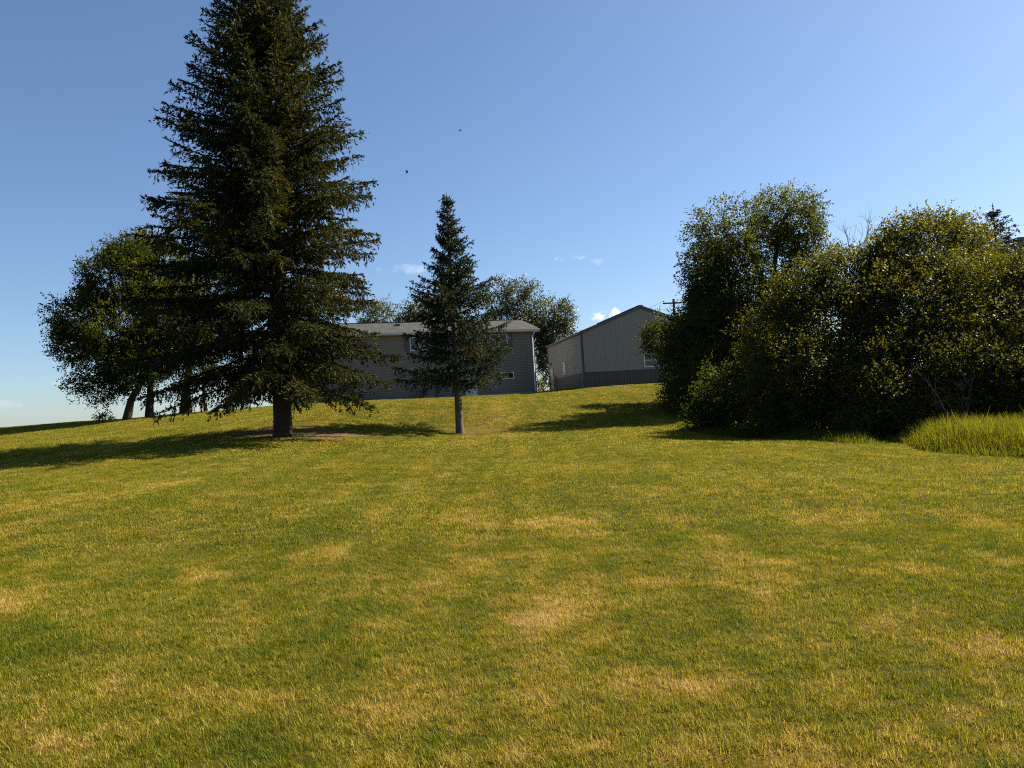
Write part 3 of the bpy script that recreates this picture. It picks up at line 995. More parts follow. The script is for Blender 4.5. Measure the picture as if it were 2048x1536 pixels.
def clump_leaves(acc, c, outw, n_leaf, spread, lsize, tint_c, droop=.15, tone=.14, twig=None):
    """leafy twigs: for every clump centre a few shoots carrying alternate leaves"""
    k = len(c)
    nt_ = 4
    per = max(3, n_leaf // nt_)
    d = unit(outw[:, None, :] * .9 + rng.normal(size=(k, nt_, 3)) * .62)
    st = c[:, None, :] - d * spread * .45 + rng.normal(size=(k, nt_, 3)) * spread * .28
    ln = spread * rng.uniform(.7, 1.35, (k, nt_, 1))
    t = np.linspace(.08, 1.0, per)[None, None, :, None] + rng.uniform(-.04, .04, (k, nt_, per, 1))
    p = st[:, :, None, :] + d[:, :, None, :] * (ln[:, :, None, :] * t)
    p[..., 2] -= droop * (t[..., 0] ** 2) * ln
    ax = unit(d[:, :, None, :] * .55 + rng.normal(size=p.shape) * .62 + np.array([0, 0, -droop]))
    sd = unit(np.cross(ax, rng.normal(size=p.shape)))
    p = p.reshape(-1, 3); ax = ax.reshape(-1, 3); sd = sd.reshape(-1, 3)
    n = len(p)
    l = lsize * rng.uniform(.65, 1.3, n)
    V, Fq = leaf_quads(p, ax, sd, l, l * rng.uniform(.5, .68, n), .2)
    tt = np.repeat(tint_c, nt_ * per) + rng.normal(0, tone, n)
    acc.add(V, Fq, np.clip(tt, 0, 1))
    if twig is not None:
        for a, b in ((st[i, 0], st[i, 0] + d[i, 0] * ln[i, 0]) for i in range(0, k, 3)):
            V, Fq = tube_np(np.array([a, b]), [.012, .004], 3); twig.add(V, Fq)


def limb(acc, a, b, r0, r1, wob=.08, n=6, sides=6, sag=0.0):
    a = np.asarray(a, float); b = np.asarray(b, float)
    t = np.linspace(0, 1, n)[:, None]
    L_ = np.linalg.norm(b - a)
    pts = a + (b - a) * t
    off = rng.normal(size=(n, 3)) * wob * L_ * np.sin(t * np.pi) * .6
    pts = pts + off
    pts[:, 2] += sag * L_ * np.sin(t[:, 0] * np.pi)
    V, Fq = tube_np(pts, np.linspace(r0, r1, n), sides)
    acc.add(V, Fq)
    return pts


def broadleaf(name, label, cat, base, lobes, y, leaf, mat, trunks, n_clump, n_leaf=26, spread=.55, lsize=.085, group=None,
              inner=.35, rough_out=.28, depth=1.0, tint=.38, bark='bark', droop=.15, r_trunk=.2, sunny=.25, y_of=None):
    """lobes: (u, v, ru, rv[, dy]) in photo pixels at depth y; trunks: lists of 3d points"""
    root = empty(name, base)
    tag(root, label, cat, group)
    acc, wood = Acc(), Acc()
    k = y / F_PX
    cen, rad = [], []
    for lb in lobes:
        yy = y + (lb[4] if len(lb) > 4 else 0)
        cen.append(P(lb[0], lb[1], yy)); rad.append((lb[2] * k, (lb[2] + lb[3]) * .5 * k * depth, lb[3] * k))
    cen = np.array(cen); rad = np.array(rad)
    area = np.array([r[0] * r[2] + r[0] * r[1] + r[1] * r[2] for r in rad]); area /= area.sum()
    sd = np.array(sdir)
    for i in range(len(cen)):
        n = int(n_clump * area[i])
        d = rand_dir(n)
        rr = (inner ** 3 + (1 - inner ** 3) * rng.random(n)) ** (1 / 3)
        rr = rr ** .55
        rr *= 1 + rough_out * blob_noise(d, i * 13 + len(name)) + rng.normal(0, .09, n)
        c = cen[i] + d * rr[:, None] * rad[i]
        g = H(c[:, 0], c[:, 1])
        ok = c[:, 2] > g + .12
        c, d, rr = c[ok], d[ok], rr[ok]
        # drop clumps deep inside a neighbouring lobe: they are never seen
        keep = np.ones(len(c), bool)
        for j in range(len(cen)):
            if j == i: continue
            q = (((c - cen[j]) / rad[j]) ** 2).sum(-1)
            keep &= q > .35
        c, d = c[keep], d[keep]
        tn = np.clip(tint + .22 * blob_noise(c * .6, i + 3, 1.0) + rng.normal(0, .08, len(c)), 0, 1)
        outw = unit(d + np.array([0, 0, .35]))
        clump_leaves(acc, c - np.asarray(base), outw, n_leaf, spread, lsize, tn, droop, .09, wood if False else None)
        # limbs into this lobe
        tops = [tr[-1] for tr in trunks]
        j = int(np.argmin([np.linalg.norm((tp - cen[i]) * np.array([1, 1, .6])) for tp in tops]))
        st = trunks[j][-1] if cen[i][2] > trunks[j][-1][2] - .3 else trunks[j][max(0, len(trunks[j]) - 2)]
        end = cen[i] + (cen[i] - st) * .25
        pts = limb(wood, st - base, end - base, r_trunk * .5, r_trunk * .16, .06, 6, 6, .05)
        m = min(len(c), 16)
        for q in rng.choice(len(c), m, replace=False) if m else []:
            s0 = pts[rng.integers(2, 6)]
            limb(wood, s0, c[q] - base, r_trunk * .14, .008, .08, 5, 4, .04)
    for tr in trunks:
        tr = np.array(tr) - base
        n = len(tr)
        rr = r_trunk * np.linspace(1.15, .62, n); rr[0] *= 1.25
        # refine
        tt = np.linspace(0, n - 1, n * 4)
        pts = np.stack([np.interp(tt, np.arange(n), tr[:, a]) for a in range(3)], -1)
        V, Fq = tube_np(pts, np.interp(tt, np.arange(n), rr), 10); wood.add(V, Fq)
    o = obj_from('trunk', wood.mesh('trunk', True), M[bark], root)
    o = obj_from('crown', acc.mesh('crown'), M[mat], root)
    tag(o, kind='stuff')
    return root


def spruce(name, label, base, height, prof_l, prof_r, r_trunk, mat, first, whorl, per, asc_top, asc_low, shoot=.11, dens=1.0, brown=.2, branch_mat='bark',
           lean=(0, 0), group=None, droopy=.5, reach=(.80, 1.10)):
    """profile: (height fraction, radius m) for the camera-left and the camera-right side"""
    root = empty(name, base)
    tag(root, label, 'spruce tree', group)
    fol, wood = Acc(), Acc()
    hs = np.linspace(0, 1, 14)
    tp = np.stack([lean[0] * hs, lean[1] * hs, -.25 + hs * (height + .25)], -1)
    rr = r_trunk * (1 - hs) ** .85 + .012
    rr[0] *= 1.35
    tz = np.array([-.25, 0, .12, .35, .8] + list(np.linspace(1.4, height, 18)))
    tr_pts = np.stack([lean[0] * tz / height, lean[1] * tz / height, tz], -1)
    tr_r = r_trunk * np.clip(1 - tz / height, 0, 1) ** .85 + .012
    tr_r[:5] *= np.array([1.35, 1.2, 1.1, 1.03, 1.0])
    tacc = Acc(); V, Fq = tube_np(tr_pts, tr_r, 14)
    tacc.add(V, Fq)
    z = first
    zs = []
    while z < height - .25:
        zs.append(z); z += whorl * (1.0 - .45 * z / height) * rng.uniform(.8, 1.2)
    pl = np.array(prof_l); pr = np.array(prof_r)
    for z0 in zs:
        fh = z0 / height
        n = per if fh < .85 else max(4, per - 1)
        a0 = rng.uniform(0, 2 * np.pi)
        for q in range(n):
            az = a0 + 2 * np.pi * q / n + rng.normal(0, .16)
            zb = z0 + rng.normal(0, .10)
            c = math.cos(az)
            wl = .5 - .5 * c
            Lm = np.interp(fh, pl[:, 0], pl[:, 1]) * wl + np.interp(fh, pr[:, 0], pr[:, 1]) * (1 - wl)
            asc = asc_low + (asc_top - asc_low) * min(1, max(0, (fh - .08) / .75)) + rng.normal(0, .07)
            e, g_, u_ = asc + .12, droopy * (1 - fh) + .10, .34 * (1 - .4 * fh)
            ft = min(1.0, max(0.0, fh + Lm * (e - 1.25 * g_ + u_) / height))
            Lm = np.interp(ft, pl[:, 0], pl[:, 1]) * wl + np.interp(ft, pr[:, 0], pr[:, 1]) * (1 - wl)
            Lb = Lm * rng.uniform(*reach)
            if Lb < .12: continue
            ns = max(5, int(Lb / .28))
            s = np.linspace(0, 1, ns + 1)
            hd = np.array([math.cos(az), math.sin(az), 0.0])
            bend = rng.normal(0, .08)
            per_d = np.array([-hd[1], hd[0], 0])
            zz = Lb * (e * s - g_ * s ** 2 * 1.25 + u_ * s ** 3)
            pts = (np.array([lean[0] * fh, lean[1] * fh, zb]) + hd * (Lb * s)[:, None] + per_d * (bend * Lb * s ** 2)[:, None])
            pts[:, 2] += zz
            rb = (.008 + .008 * Lb) * (1 - s) ** .8 + .003
            V, Fq = tube_np(pts, rb, 5); wood.add(V, Fq)
            tang = unit(np.gradient(pts, axis=0))
            # branchlets on both sides
            nb = int(Lb / .055 * dens) + 5
            sb = np.sort(1 - rng.random(nb) ** .8 * .86)
            p0 = np.stack([np.interp(sb, s, pts[:, a]) for a in range(3)], -1)
            tg = unit(np.stack([np.interp(sb, s, tang[:, a]) for a in range(3)], -1))
            sidev = unit(np.cross(tg, np.array([0, 0, 1.0])))
            sg = np.where(np.arange(nb) % 2 == 0, 1, -1)[:, None]
            ang = np.radians(rng.uniform(35, 68, nb))[:, None]
            hang = rng.random(nb) < (.48 if fh < .75 else .3)
            bl = (.11 + .33 * Lb ** .75 * (1 - .92 * sb) ** .55 * np.clip(sb * 3, .5, 1)) * rng.uniform(.55, 1.2, nb)
            bl = np.clip(bl, .09, .95)
            dirb = unit(tg * np.cos(ang) + sidev * sg * np.sin(ang) + np.array([0, 0, 1.0]) * rng.uniform(-.45, .05, nb)[:, None])
            dh = unit(tg * .35 + sidev * sg * .35 + np.array([0, 0, -1.0]))
            dirb = np.where(hang[:, None], dh, dirb)
            bl = np.where(hang, np.clip(bl * .8, .12, .55), bl)
            # twig-borne shoots
            nsh = np.maximum(3, (bl / .046 * dens).astype(int))
            idx = np.repeat(np.arange(nb), nsh)
            tpos = rng.random(len(idx)) ** .8
            pp = p0[idx] + dirb[idx] * (bl[idx] * tpos)[:, None]
            pp[:, 2] -= .25 * bl[idx] * tpos ** 2 * .6
            sd2 = unit(np.cross(dirb[idx], rng.normal(size=(len(idx), 3))))
            axs = unit(dirb[idx] * .85 + sd2 * rng.uniform(.2, .9, len(idx))[:, None] + np.array([0, 0, .02]))
            ln = shoot * rng.uniform(.6, 1.25, len(idx))
            sdv = unit(np.cross(axs, rng.normal(size=(len(idx), 3))))
            V, Fq = shoot_quads(pp, axs, sdv, ln, ln * rng.uniform(.27, .42, len(idx)))
            # warm old needles and cones deeper in and on hanging twigs, fresh green at the tips
            bt = rng.normal(.30, .10) + (.12 if rng.random() < .3 else 0)
            wb = rng.choice([0, .2, .6, 1.2, 3.4], p=[.32, .28, .2, .12, .08])
            warm = (rng.random(nb) < brown * wb) & (sb < .85)
            tb = bt + np.where(warm, rng.uniform(.25, .55, nb), 0) + .15 * np.clip(sb - .75, 0, 1)
            tt = tb[idx] + rng.normal(0, .09, len(idx))
            fol.add(V, Fq, np.clip(tt, 0, 1))
            # shoots along the branch itself
            nm = int(Lb / .035 * dens) + 6
            sm = rng.random(nm) ** .7
            pm = np.stack([np.interp(sm, s, pts[:, a]) for a in range(3)], -1)
            tm = unit(np.stack([np.interp(sm, s, tang[:, a]) for a in range(3)], -1))
            ax2 = unit(tm * .8 + rng.normal(size=(nm, 3)) * .5)
            ln = shoot * rng.uniform(.7, 1.3, nm)
            sv = unit(np.cross(ax2, rng.normal(size=(nm, 3))))
            V, Fq = shoot_quads(pm, ax2, sv, ln, ln * .45)
            fol.add(V, Fq, np.clip(bt + rng.normal(0, .1, nm), 0, 1))
    # leader
    nm = 60
    zl = height - .12 - rng.random(nm) ** .7 * .8
    ax2 = unit(rng.normal(size=(nm, 3)) * np.array([.6, .6, .2]) + np.array([0, 0, .7]))
    sv = unit(np.cross(ax2, rng.normal(size=(nm, 3))))
    V, Fq = leaf_quads(np.stack([lean[0] * zl / height, lean[1] * zl / height, zl], -1), ax2, sv, np.full(nm, shoot * .7), np.full(nm, shoot * .2), .15)
    fol.add(V, Fq, np.full(nm, .4))
    obj_from('trunk', tacc.mesh('trunk', True), M[branch_mat], root)
    obj_from('branches', wood.mesh('branches', True), M['twig'], root)
    o = obj_from('crown', fol.mesh('crown'), M[mat], root)
    tag(o, kind='stuff')
    print(name, 'shoots', sum(len(a) for a in fol.A))
    return root


# the tall spruce
k28 = 28.0 / F_PX
hp = 1095 * k28
def prof(lst, k, hpx):
    return [(0, lst[0][1] * k)] + [((872 - v) / hpx, r * k) for v, r in lst] + [(1.0, .10)]
spruce('tall_spruce', 'towering dark old spruce with drooping boughs and a thick trunk', SPRUCE_BASE, hp,
       prof([(830, 262), (740, 280), (640, 285), (560, 278), (450, 265), (355, 236), (215, 192), (100, 162), (0, 112), (-100, 70), (-180, 30)], k28, 1095),
       prof([(800, 195), (740, 232), (640, 222), (560, 215), (450, 202), (355, 198), (215, 172), (100, 140), (0, 102), (-100, 66), (-180, 30)], k28, 1095),
       .33, 'spruce', 2.05, .46, 7, .52, -.01, .14, 1.27, .22)

# the young spruce
SB2 = on_ground(920, 33.0)
k33 = 33.0 / F_PX
spruce('young_spruce', 'young bluish spruce on a bare slim trunk in front of the house', SB2, 488 * k33,
       [(0, 1.8), (.17, 112 * k33), (.28, 122 * k33), (.36, 116 * k33), (.45, 90 * k33), (.60, 80 * k33), (.75, 46 * k33), (.88, 23 * k33), (.96, 10 * k33), (1, .03)],
       [(0, 1.8), (.15, 122 * k33), (.25, 98 * k33), (.36, 130 * k33), (.45, 100 * k33), (.60, 96 * k33), (.75, 50 * k33), (.88, 23 * k33), (.96, 10 * k33), (1, .03)],
       .165, 'spruce_blue', 2.15, .44, 6, .44, .02, .12, 1.45, .12, 'bark_grey', droopy=.30, reach=(.66, 1.14))


def pts_px(lst, y):
    return [P(u, v, y) for u, v in lst]


# ash trees on the left crest
gb = 'broadleaf trees on the left crest'
b1 = on_ground(252, 45)
broadleaf('ash_tree', 'broadleaf tree with leaning pale trunk on the left crest', 'tree', b1,
          [(170, 640, 58, 62), (150, 690, 42, 40), (225, 560, 62, 60), (250, 515, 45, 40), (235, 660, 80, 75), (205, 765, 55, 34), (265, 740, 60, 42)], 45, None, 'leaf_elm',
          [[b1 - np.array([0, 0, .2]), P(262, 800, 45), P(282, 765, 45), P(290, 700, 45)]], 2500, 34, .56, .125, gb, tint=.34, bark='bark', r_trunk=.20)
b2 = on_ground(298, 47)
broadleaf('ash_tree', 'middle of the three broadleaf trees behind the tall spruce', 'tree', b2,
          [(320, 540, 60, 60), (290, 500, 40, 32), (345, 620, 75, 80), (310, 700, 70, 60)], 47, None, 'leaf_elm',
          [[b2 - np.array([0, 0, .2]), P(300, 790, 47), P(302, 740, 47), P(315, 680, 47)]], 1700, 32, .58, .125, gb, tint=.60, bark='bark', r_trunk=.20)  # raised tint paints sunlight into this crown's leaves
b3 = on_ground(371, 49)
broadleaf('ash_tree', 'rightmost broadleaf tree, mostly hidden behind the tall spruce', 'tree', b3,
          [(400, 620, 80, 80), (430, 700, 75, 65), (370, 720, 70, 55)], 49, None, 'leaf_elm',
          [[b3 - np.array([0, 0, .2]), P(372, 780, 49), P(380, 720, 49)]], 1000, 30, .60, .13, gb, tint=.42, bark='bark', r_trunk=.30)

# poplars behind the house
gp = 'poplars behind the house'
def poplar(label, u, y, lobes, n, trunks_px, tint=.42):
    b = on_ground(u, y)
    tr = [[b - np.array([0, 0, .3])] + [P(a, c, y) for a, c in t] for t in trunks_px]
    broadleaf('poplar_tree', label, 'tree', b, lobes, y, None, 'leaf_poplar', tr, int(n * 1.7), 24, .75, .18, gp, inner=.3, rough_out=.42, tint=tint, bark='bark_grey', r_trunk=.15, droop=.25)
poplar('small poplar top between the tall spruce and the roof', 768, 76, [(768, 640, 24, 38), (745, 650, 25, 40), (740, 690, 35, 50)], 300, [[(768, 720), (766, 660)]], .55)
poplar('low rounded poplar above the roof, left of the young spruce', 845, 76, [(812, 632, 20, 22), (846, 618, 32, 26), (890, 612, 30, 24), (860, 660, 60, 34)], 420, [[(848, 720), (850, 650)]], .45)
poplar('broad airy poplar rising over the right end of the roof', 1035, 74, [(1000, 600, 28, 40), (1035, 600, 34, 40), (1068, 610, 26, 38), (1010, 650, 48, 36), (1060, 655, 34, 36), (1090, 690, 22, 40)], 520, [[(1034, 720), (1030, 640)], [(1050, 720), (1075, 640)]], .34)
poplar('thin upright poplar between the house and the shed', 1106, 72, [(1108, 625, 20, 34), (1132, 628, 15, 30), (1112, 670, 30, 34), (1088, 720, 16, 44), (1080, 680, 16, 36), (1128, 672, 18, 24)], 330, [[(1100, 730), (1106, 660)]], .34)
bb = on_ground(1086, 67)
broadleaf('shrub', 'yellow-green shrub filling the gap between house and shed', 'shrub', bb, [(1086, 772, 17, 24), (1078, 780, 14, 18)], 67, None, 'leaf_bright',
          [[bb - np.array([0, 0, .1]), P(1086, 772, 67)]], 120, 22, .5, .13, None, tint=.5, r_trunk=.05)
bb = on_ground(700, 55)
broadleaf('shrub', 'low dark rounded shrub by the house wall under the spruce boughs', 'shrub', bb, [(700, 790, 26, 20), (684, 794, 18, 15)], 55, None, 'leaf_willow',
          [[bb - np.array([0, 0, .1]), P(700, 790, 55)]], 150, 24, .3, .08, None, tint=.1, r_trunk=.04)
bb = on_ground(208, 44)
broadleaf('sapling', 'tiny leafy sapling in the grass left of the leaning trunk', 'plant', bb, [(202, 833, 11, 8), (216, 831, 10, 9)], 44, None, 'leaf_elm',
          [[bb - np.array([0, 0, .1]), P(208, 832, 44)]], 40, 18, .22, .09, None, tint=.55, r_trunk=.02)

# thicket on the right
gt = 'trees and shrubs of the thicket'
def thick(name, label, u, y, lobes, n, mat='leaf_willow', trunks_px=None, tint=.36, lsize=.10, n_leaf=30, spread=.5, r=.14, bark='bark', cat='shrub', **kw):
    b = on_ground(u, y)
    if cat == 'shrub':
        trunks_px = [[((u + lb[0]) / 2, max(lb[1] + 50, 780)), (lb[0], lb[1] + 20)] for lb in lobes]
        r = .055
    tr = [[b - np.array([0, 0, .3]) + np.array([.22 * i - .4, .1 * (i % 2), 0])] + [P(a, c, y) for a, c in t] for i, t in enumerate(trunks_px or [[(u, lobes[0][1] + 60), (lobes[0][0], lobes[0][1])]])]
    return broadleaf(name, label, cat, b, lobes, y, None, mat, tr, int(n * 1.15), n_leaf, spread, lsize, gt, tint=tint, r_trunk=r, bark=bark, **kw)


thick('willow_tree', 'low dark willow at the left end of the thicket, overlapping the shed', 1390, 44,
      [(1328, 676, 38, 44), (1376, 706, 56, 58), (1302, 680, 22, 22), (1405, 770, 74, 50), (1356, 745, 34, 40), (1440, 820, 60, 40), (1420, 745, 56, 60, -3), (1395, 790, 56, 36, -3), (1440, 690, 56, 60, -3.5), (1350, 780, 30, 26, -1), (1356, 672, 32, 36, -3.8), (1392, 672, 42, 46, -1.8)], 2000, tint=.28, lsize=.12, spread=.6, cat='tree')  # lobes with a depth offset added so the crown shades the bank
thick('willow_tree', 'tall willow, left of the two tallest crowns in the thicket', 1455, 38,
      [(1448, 462, 66, 58), (1420, 540, 54, 66), (1470, 560, 80, 80), (1412, 590, 36, 50), (1430, 660, 70, 70), (1490, 680, 70, 70), (1440, 750, 70, 60), (1400, 790, 60, 44), (1420, 690, 60, 80, 2.2), (1440, 600, 60, 70, 1.5), (1445, 545, 52, 62, 3), (1404, 615, 34, 48, 2.6), (1440, 620, 44, 50, 4.4)], 2700,  # rear lobes added to fill out the shadow cast on the bank
      trunks_px=[[(1470, 720), (1465, 600), (1455, 520)], [(1490, 720), (1500, 600)]], tint=.34, lsize=.12, spread=.6, cat='tree')
thick('willow_tree', 'tallest willow of the thicket with a visible forked trunk', 1555, 39.5,
      [(1572, 432, 64, 54), (1600, 470, 50, 46), (1540, 490, 50, 60), (1612, 530, 44, 40), (1560, 620, 80, 70), (1540, 710, 80, 70)], 1600,
      trunks_px=[[(1550, 720), (1545, 560), (1556, 480)], [(1560, 720), (1520, 545), (1500, 500)]], tint=.42, lsize=.12, spread=.6, cat='tree', r=.17)
thick('thicket_shrub', 'big leafy shrub in mid thicket, below the bare grey twigs', 1660, 28.2,
      [(1690, 556, 70, 62, 1), (1610, 586, 62, 66, .8), (1650, 660, 96, 84), (1560, 680, 70, 80, .5), (1735, 660, 76, 84), (1620, 750, 100, 76, -1.5), (1710, 770, 80, 70, -2.2), (1560, 770, 70, 70, -.5)], 2900, 'leaf_cherry', tint=.42, rough_out=.34)
thick('thicket_shrub', 'highest domed shrub of the thicket, on the right', 1850, 27.4,
      [(1850, 498, 90, 74, 1.5), (1780, 522, 58, 62, 1.2), (1915, 512, 60, 68, 1.5), (1860, 590, 116, 84, 0), (1790, 640, 80, 80, -.5), (1870, 690, 100, 76, -1.8), (1800, 740, 80, 70, -2.5)], 3300, 'leaf_cherry', tint=.50, rough_out=.32)
thick('thicket_shrub', 'dark shrub reaching the right edge below the far conifer', 1985, 24.9,
      [(1970, 580, 74, 80, .8), (2040, 620, 80, 90, .3), (1990, 680, 96, 80, -.6), (2110, 600, 80, 110), (1960, 750, 80, 66, -1.8), (2040, 760, 70, 70, -1.6)], 2600, 'leaf_cherry', tint=.44, lsize=.09, rough_out=.34)
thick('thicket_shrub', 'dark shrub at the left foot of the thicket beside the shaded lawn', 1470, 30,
      [(1450, 790, 52, 60), (1520, 770, 72, 74), (1500, 840, 90, 44), (1420, 830, 44, 34)], 1100, 'leaf_willow', tint=.24, rough_out=.36)  # low leaf tint paints in the shade at the thicket's foot
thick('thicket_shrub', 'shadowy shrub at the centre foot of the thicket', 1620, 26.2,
      [(1590, 836, 70, 40), (1550, 860, 74, 30), (1660, 850, 80, 40), (1690, 820, 50, 50)], 950, 'leaf_cherry', tint=.24, lsize=.085, rough_out=.42)  # leaves tinted dark to paint in shade under the taller shrubs
thick('thicket_shrub', 'sunlit-tipped shrub just left of the tall grass', 1760, 23.8,
      [(1775, 806, 44, 50), (1735, 850, 54, 36), (1806, 840, 50, 36)], 700, 'leaf_cherry', tint=.36, lsize=.085, rough_out=.46)
thick('thicket_shrub', 'shrub tinted yellow as if sunlit, directly behind the tall grass', 1910, 23.4,
      [(1905, 780, 50, 50), (1955, 740, 44, 50), (1880, 810, 56, 40)], 650, 'leaf_cherry', tint=.56, lsize=.085, rough_out=.46)  # high tint puts the yellow of sunlight into the leaf colour
thick('thicket_shrub', 'sunlit shrub at the far right edge behind the tall grass', 2060, 22.8,
      [(2044, 770, 46, 64), (2100, 740, 70, 90), (2030, 820, 46, 36)], 750, 'leaf_cherry', tint=.55, lsize=.08, rough_out=.46)  # sunlit look partly painted in by the high leaf tint


def bare_twigs(name, label, base, starts, y, cat='dead branches', r0=.018):
    root = empty(name, base)
    tag(root, label, cat)
    acc = Acc()
    def grow(p, d, L_, r, lev):
        n = 5
        pts = [p]
        for k in range(n):
            d = unit(d + rng.normal(size=3) * .16 + np.array([0, 0, .05]))
            pts.append(pts[-1] + d * L_ / n)
        pts = np.array(pts)
        V, Fq = tube_np(pts - base, np.linspace(r, r * .45, n + 1), 5); acc.add(V, Fq)
        if lev > 0:
            for _ in range(3 + lev):
                i = rng.integers(2, n + 1)
                grow(pts[i], unit(d + rng.normal(size=3) * .55 + np.array([0, 0, .2])), L_ * rng.uniform(.35, .6), r * .5, lev - 1)
    for (a, b, lev) in starts:
        d = np.asarray(b) - np.asarray(a)
        grow(np.asarray(a), unit(d), np.linalg.norm(d), r0, lev)
    obj_from('branch', acc.mesh('branch', True), M['dead'], root)
    return root


b = on_ground(1705, 33)
bare_twigs('dead_shrub', 'bare grey twigs sticking up above the thicket', b,
           [(b, P(1712, 540, 33), 0), (P(1712, 545, 33), P(1718, 460, 33), 1), (P(1714, 530, 33), P(1724, 455, 33), 2), (P(1712, 530, 33), P(1706, 465, 33), 1), (P(1708, 540, 33), P(1702, 470, 33), 2), (P(1724, 540, 33), P(1738, 460, 33), 2), (b, P(1677, 540, 33), 0),
            (P(1677, 545, 33), P(1671, 416, 33), 0), (P(1680, 545, 33), P(1695, 480, 33), 1)], 33)
b = on_ground(1925, 22.5)
bare_twigs('dead_shrub', 'pale tangled dead twigs in the dark gap above the tall grass', b,
           [(b, P(1915, 790, 22.5), 1), (P(1935, 815, 22.5), P(1930, 770, 22.5), 2), (P(1890, 820, 22.5), P(1870, 760, 22.5), 1), (b, P(1950, 775, 22.5), 2)], 22.5, r0=.016)

# far conifer and the grey building behind it at the right edge
cb = on_ground(2016, 46)
kk = 46 / F_PX
hgt = float(P(2011, 404, 46)[2] - cb[2])
spruce('far_conifer', 'dark sparse conifer top poking above the thicket at the right edge', cb, hgt,
       [(0, 1.5), (.5, 2.6), (.75, 54 * kk), (.88, 36 * kk), (.95, 16 * kk), (1, .05)], [(0, 1.5), (.5, 2.6), (.75, 62 * kk), (.88, 40 * kk), (.95, 16 * kk), (1, .05)],
       .2, 'conifer_dark', 5.0, .62, 6, .16, .0, .17, .7, .1, droopy=.15, reach=(.6, 1.1))
fb = P(2052, 480, 62)
gz = float(H(fb[0], 64))
f = empty('grey_building', (fb[0] - .6, 62, gz), .1)
tag(f, 'corner of a grey building behind the far conifer at the right edge', 'building')
ht = fb[2] - gz
MB().box(0, 9, 0, 7, -1, ht).build('wall', M['far_wall'], f)
MB().box(-.15, 9.15, -.15, 7.15, ht, ht + .25).build('parapet', M['shed_trim'], f)

# ------------------------------------------------------------------ tall grass
def tall_grass(name, label, poly, n, h, tint, mat, width=.011, seed=3):
    r = np.random.default_rng(seed)
    poly = np.array(poly)
    lo, hi = poly.min(0), poly.max(0)
    pts = np.zeros((0, 2))
    while len(pts) < n:
        q = r.uniform(lo, hi, (n, 2))
        inside = np.zeros(len(q), bool)
        j = len(poly) - 1
        for i in range(len(poly)):
            xi, yi = poly[i]; xj, yj = poly[j]
            c = ((yi > q[:, 1]) != (yj > q[:, 1])) & (q[:, 0] < (xj - xi) * (q[:, 1] - yi) / (yj - yi + 1e-9) + xi)
            inside ^= c; j = i
        pts = np.concatenate([pts, q[inside]])
    pts = pts[:n]
    clump = blob_noise(np.column_stack([pts * .9, np.zeros(n)]), 5, 1.0)
    z = H(pts[:, 0], pts[:, 1])
    ed = np.full(n, 9.0)
    for i in range(len(poly)):
        a_, b_ = poly[i], poly[(i + 1) % len(poly)]
        ab = b_ - a_
        tq = np.clip(((pts - a_) @ ab) / (ab @ ab), 0, 1)
        ed = np.minimum(ed, np.linalg.norm(pts - (a_ + tq[:, None] * ab), axis=1))
    ed = np.clip(ed + .35 * blob_noise(np.column_stack([pts * 1.6, np.zeros(n)]), 9, 1.0), 0, 9)
    hh = h * r.uniform(.5, 1.15, n) * (1 + .22 * clump) * (.28 + .72 * np.clip(ed / .9, 0, 1))
    stalk = r.random(n) < .008
    hh = np.where(stalk, hh * 1.25, hh)
    az = r.uniform(0, 2 * np.pi, n)
    ld = np.stack([np.cos(az), np.sin(az)], -1)
    lean = r.uniform(.05, .55, n) ** 1.2
    wind = np.array([-.10, -.04])
    sd = r.uniform(0, 2 * np.pi, n)
    side = np.stack([np.cos(sd), np.sin(sd), np.zeros(n)], -1)
    ww = (width * r.uniform(.6, 1.3, n))[:, None]
    b = np.column_stack([pts, z - .02])
    def at(t):
        xy = (ld * lean[:, None] + wind) * (hh * t ** 2)[:, None]
        return b + np.column_stack([xy, hh * (t - .18 * lean * t ** 2)])
    p2, p3 = at(.6), at(1.0)
    V = np.stack([b - side * ww * .5, b + side * ww * .5, p2 + side * ww * .45, p2 - side * ww * .45,
                  p3 + side * ww * .05, p3 - side * ww * .05], 1).reshape(-1, 3)
    k = np.arange(n)[:, None] * 6
    Fq = np.concatenate([k + np.array([[0, 1, 2, 3]]), k + np.array([[3, 2, 4, 5]])], 0)
    t = np.clip(r.normal(tint, .24, n) + .12 * clump + stalk * .5, 0, 1)
    o = obj_from(name, mesh_np(name, V, Fq, {'tint': ('FACE', np.tile(t, 2))}), mat)
    tag(o, label, 'grass', kind='stuff')
    return o


M['tall_grass'] = foliage_mat('tall_grass_blades', (.050, .068, .006), (.125, .130, .009), (.22, .18, .02), .5, (1.25, 1.2, .6), .5, .25)
tall_grass('tall_grass', 'bright unmown tall grass at the right edge below the shrubs', [(10.9, 21.4), (10.2, 18.8), (10.4, 16.4), (11.2, 13.6), (13.5, 12.5), (19, 13), (19, 24), (13.5, 23.5), (11.2, 22.8)],
           52000, .74, .46, M['tall_grass'], .014)
tall_grass('thicket_edge_grass', 'rank grass tinted darker for the shade along the thicket foot', [(6.6, 30.2), (8.0, 26.2), (9.2, 23.2), (10.0, 20.6), (11.4, 22.6), (10.2, 26), (9.0, 30.5), (9.5, 36), (7.5, 35)],
           16000, .38, .30, M['tall_grass'], .012, seed=8)  # low tint paints the thicket's shade into these blades


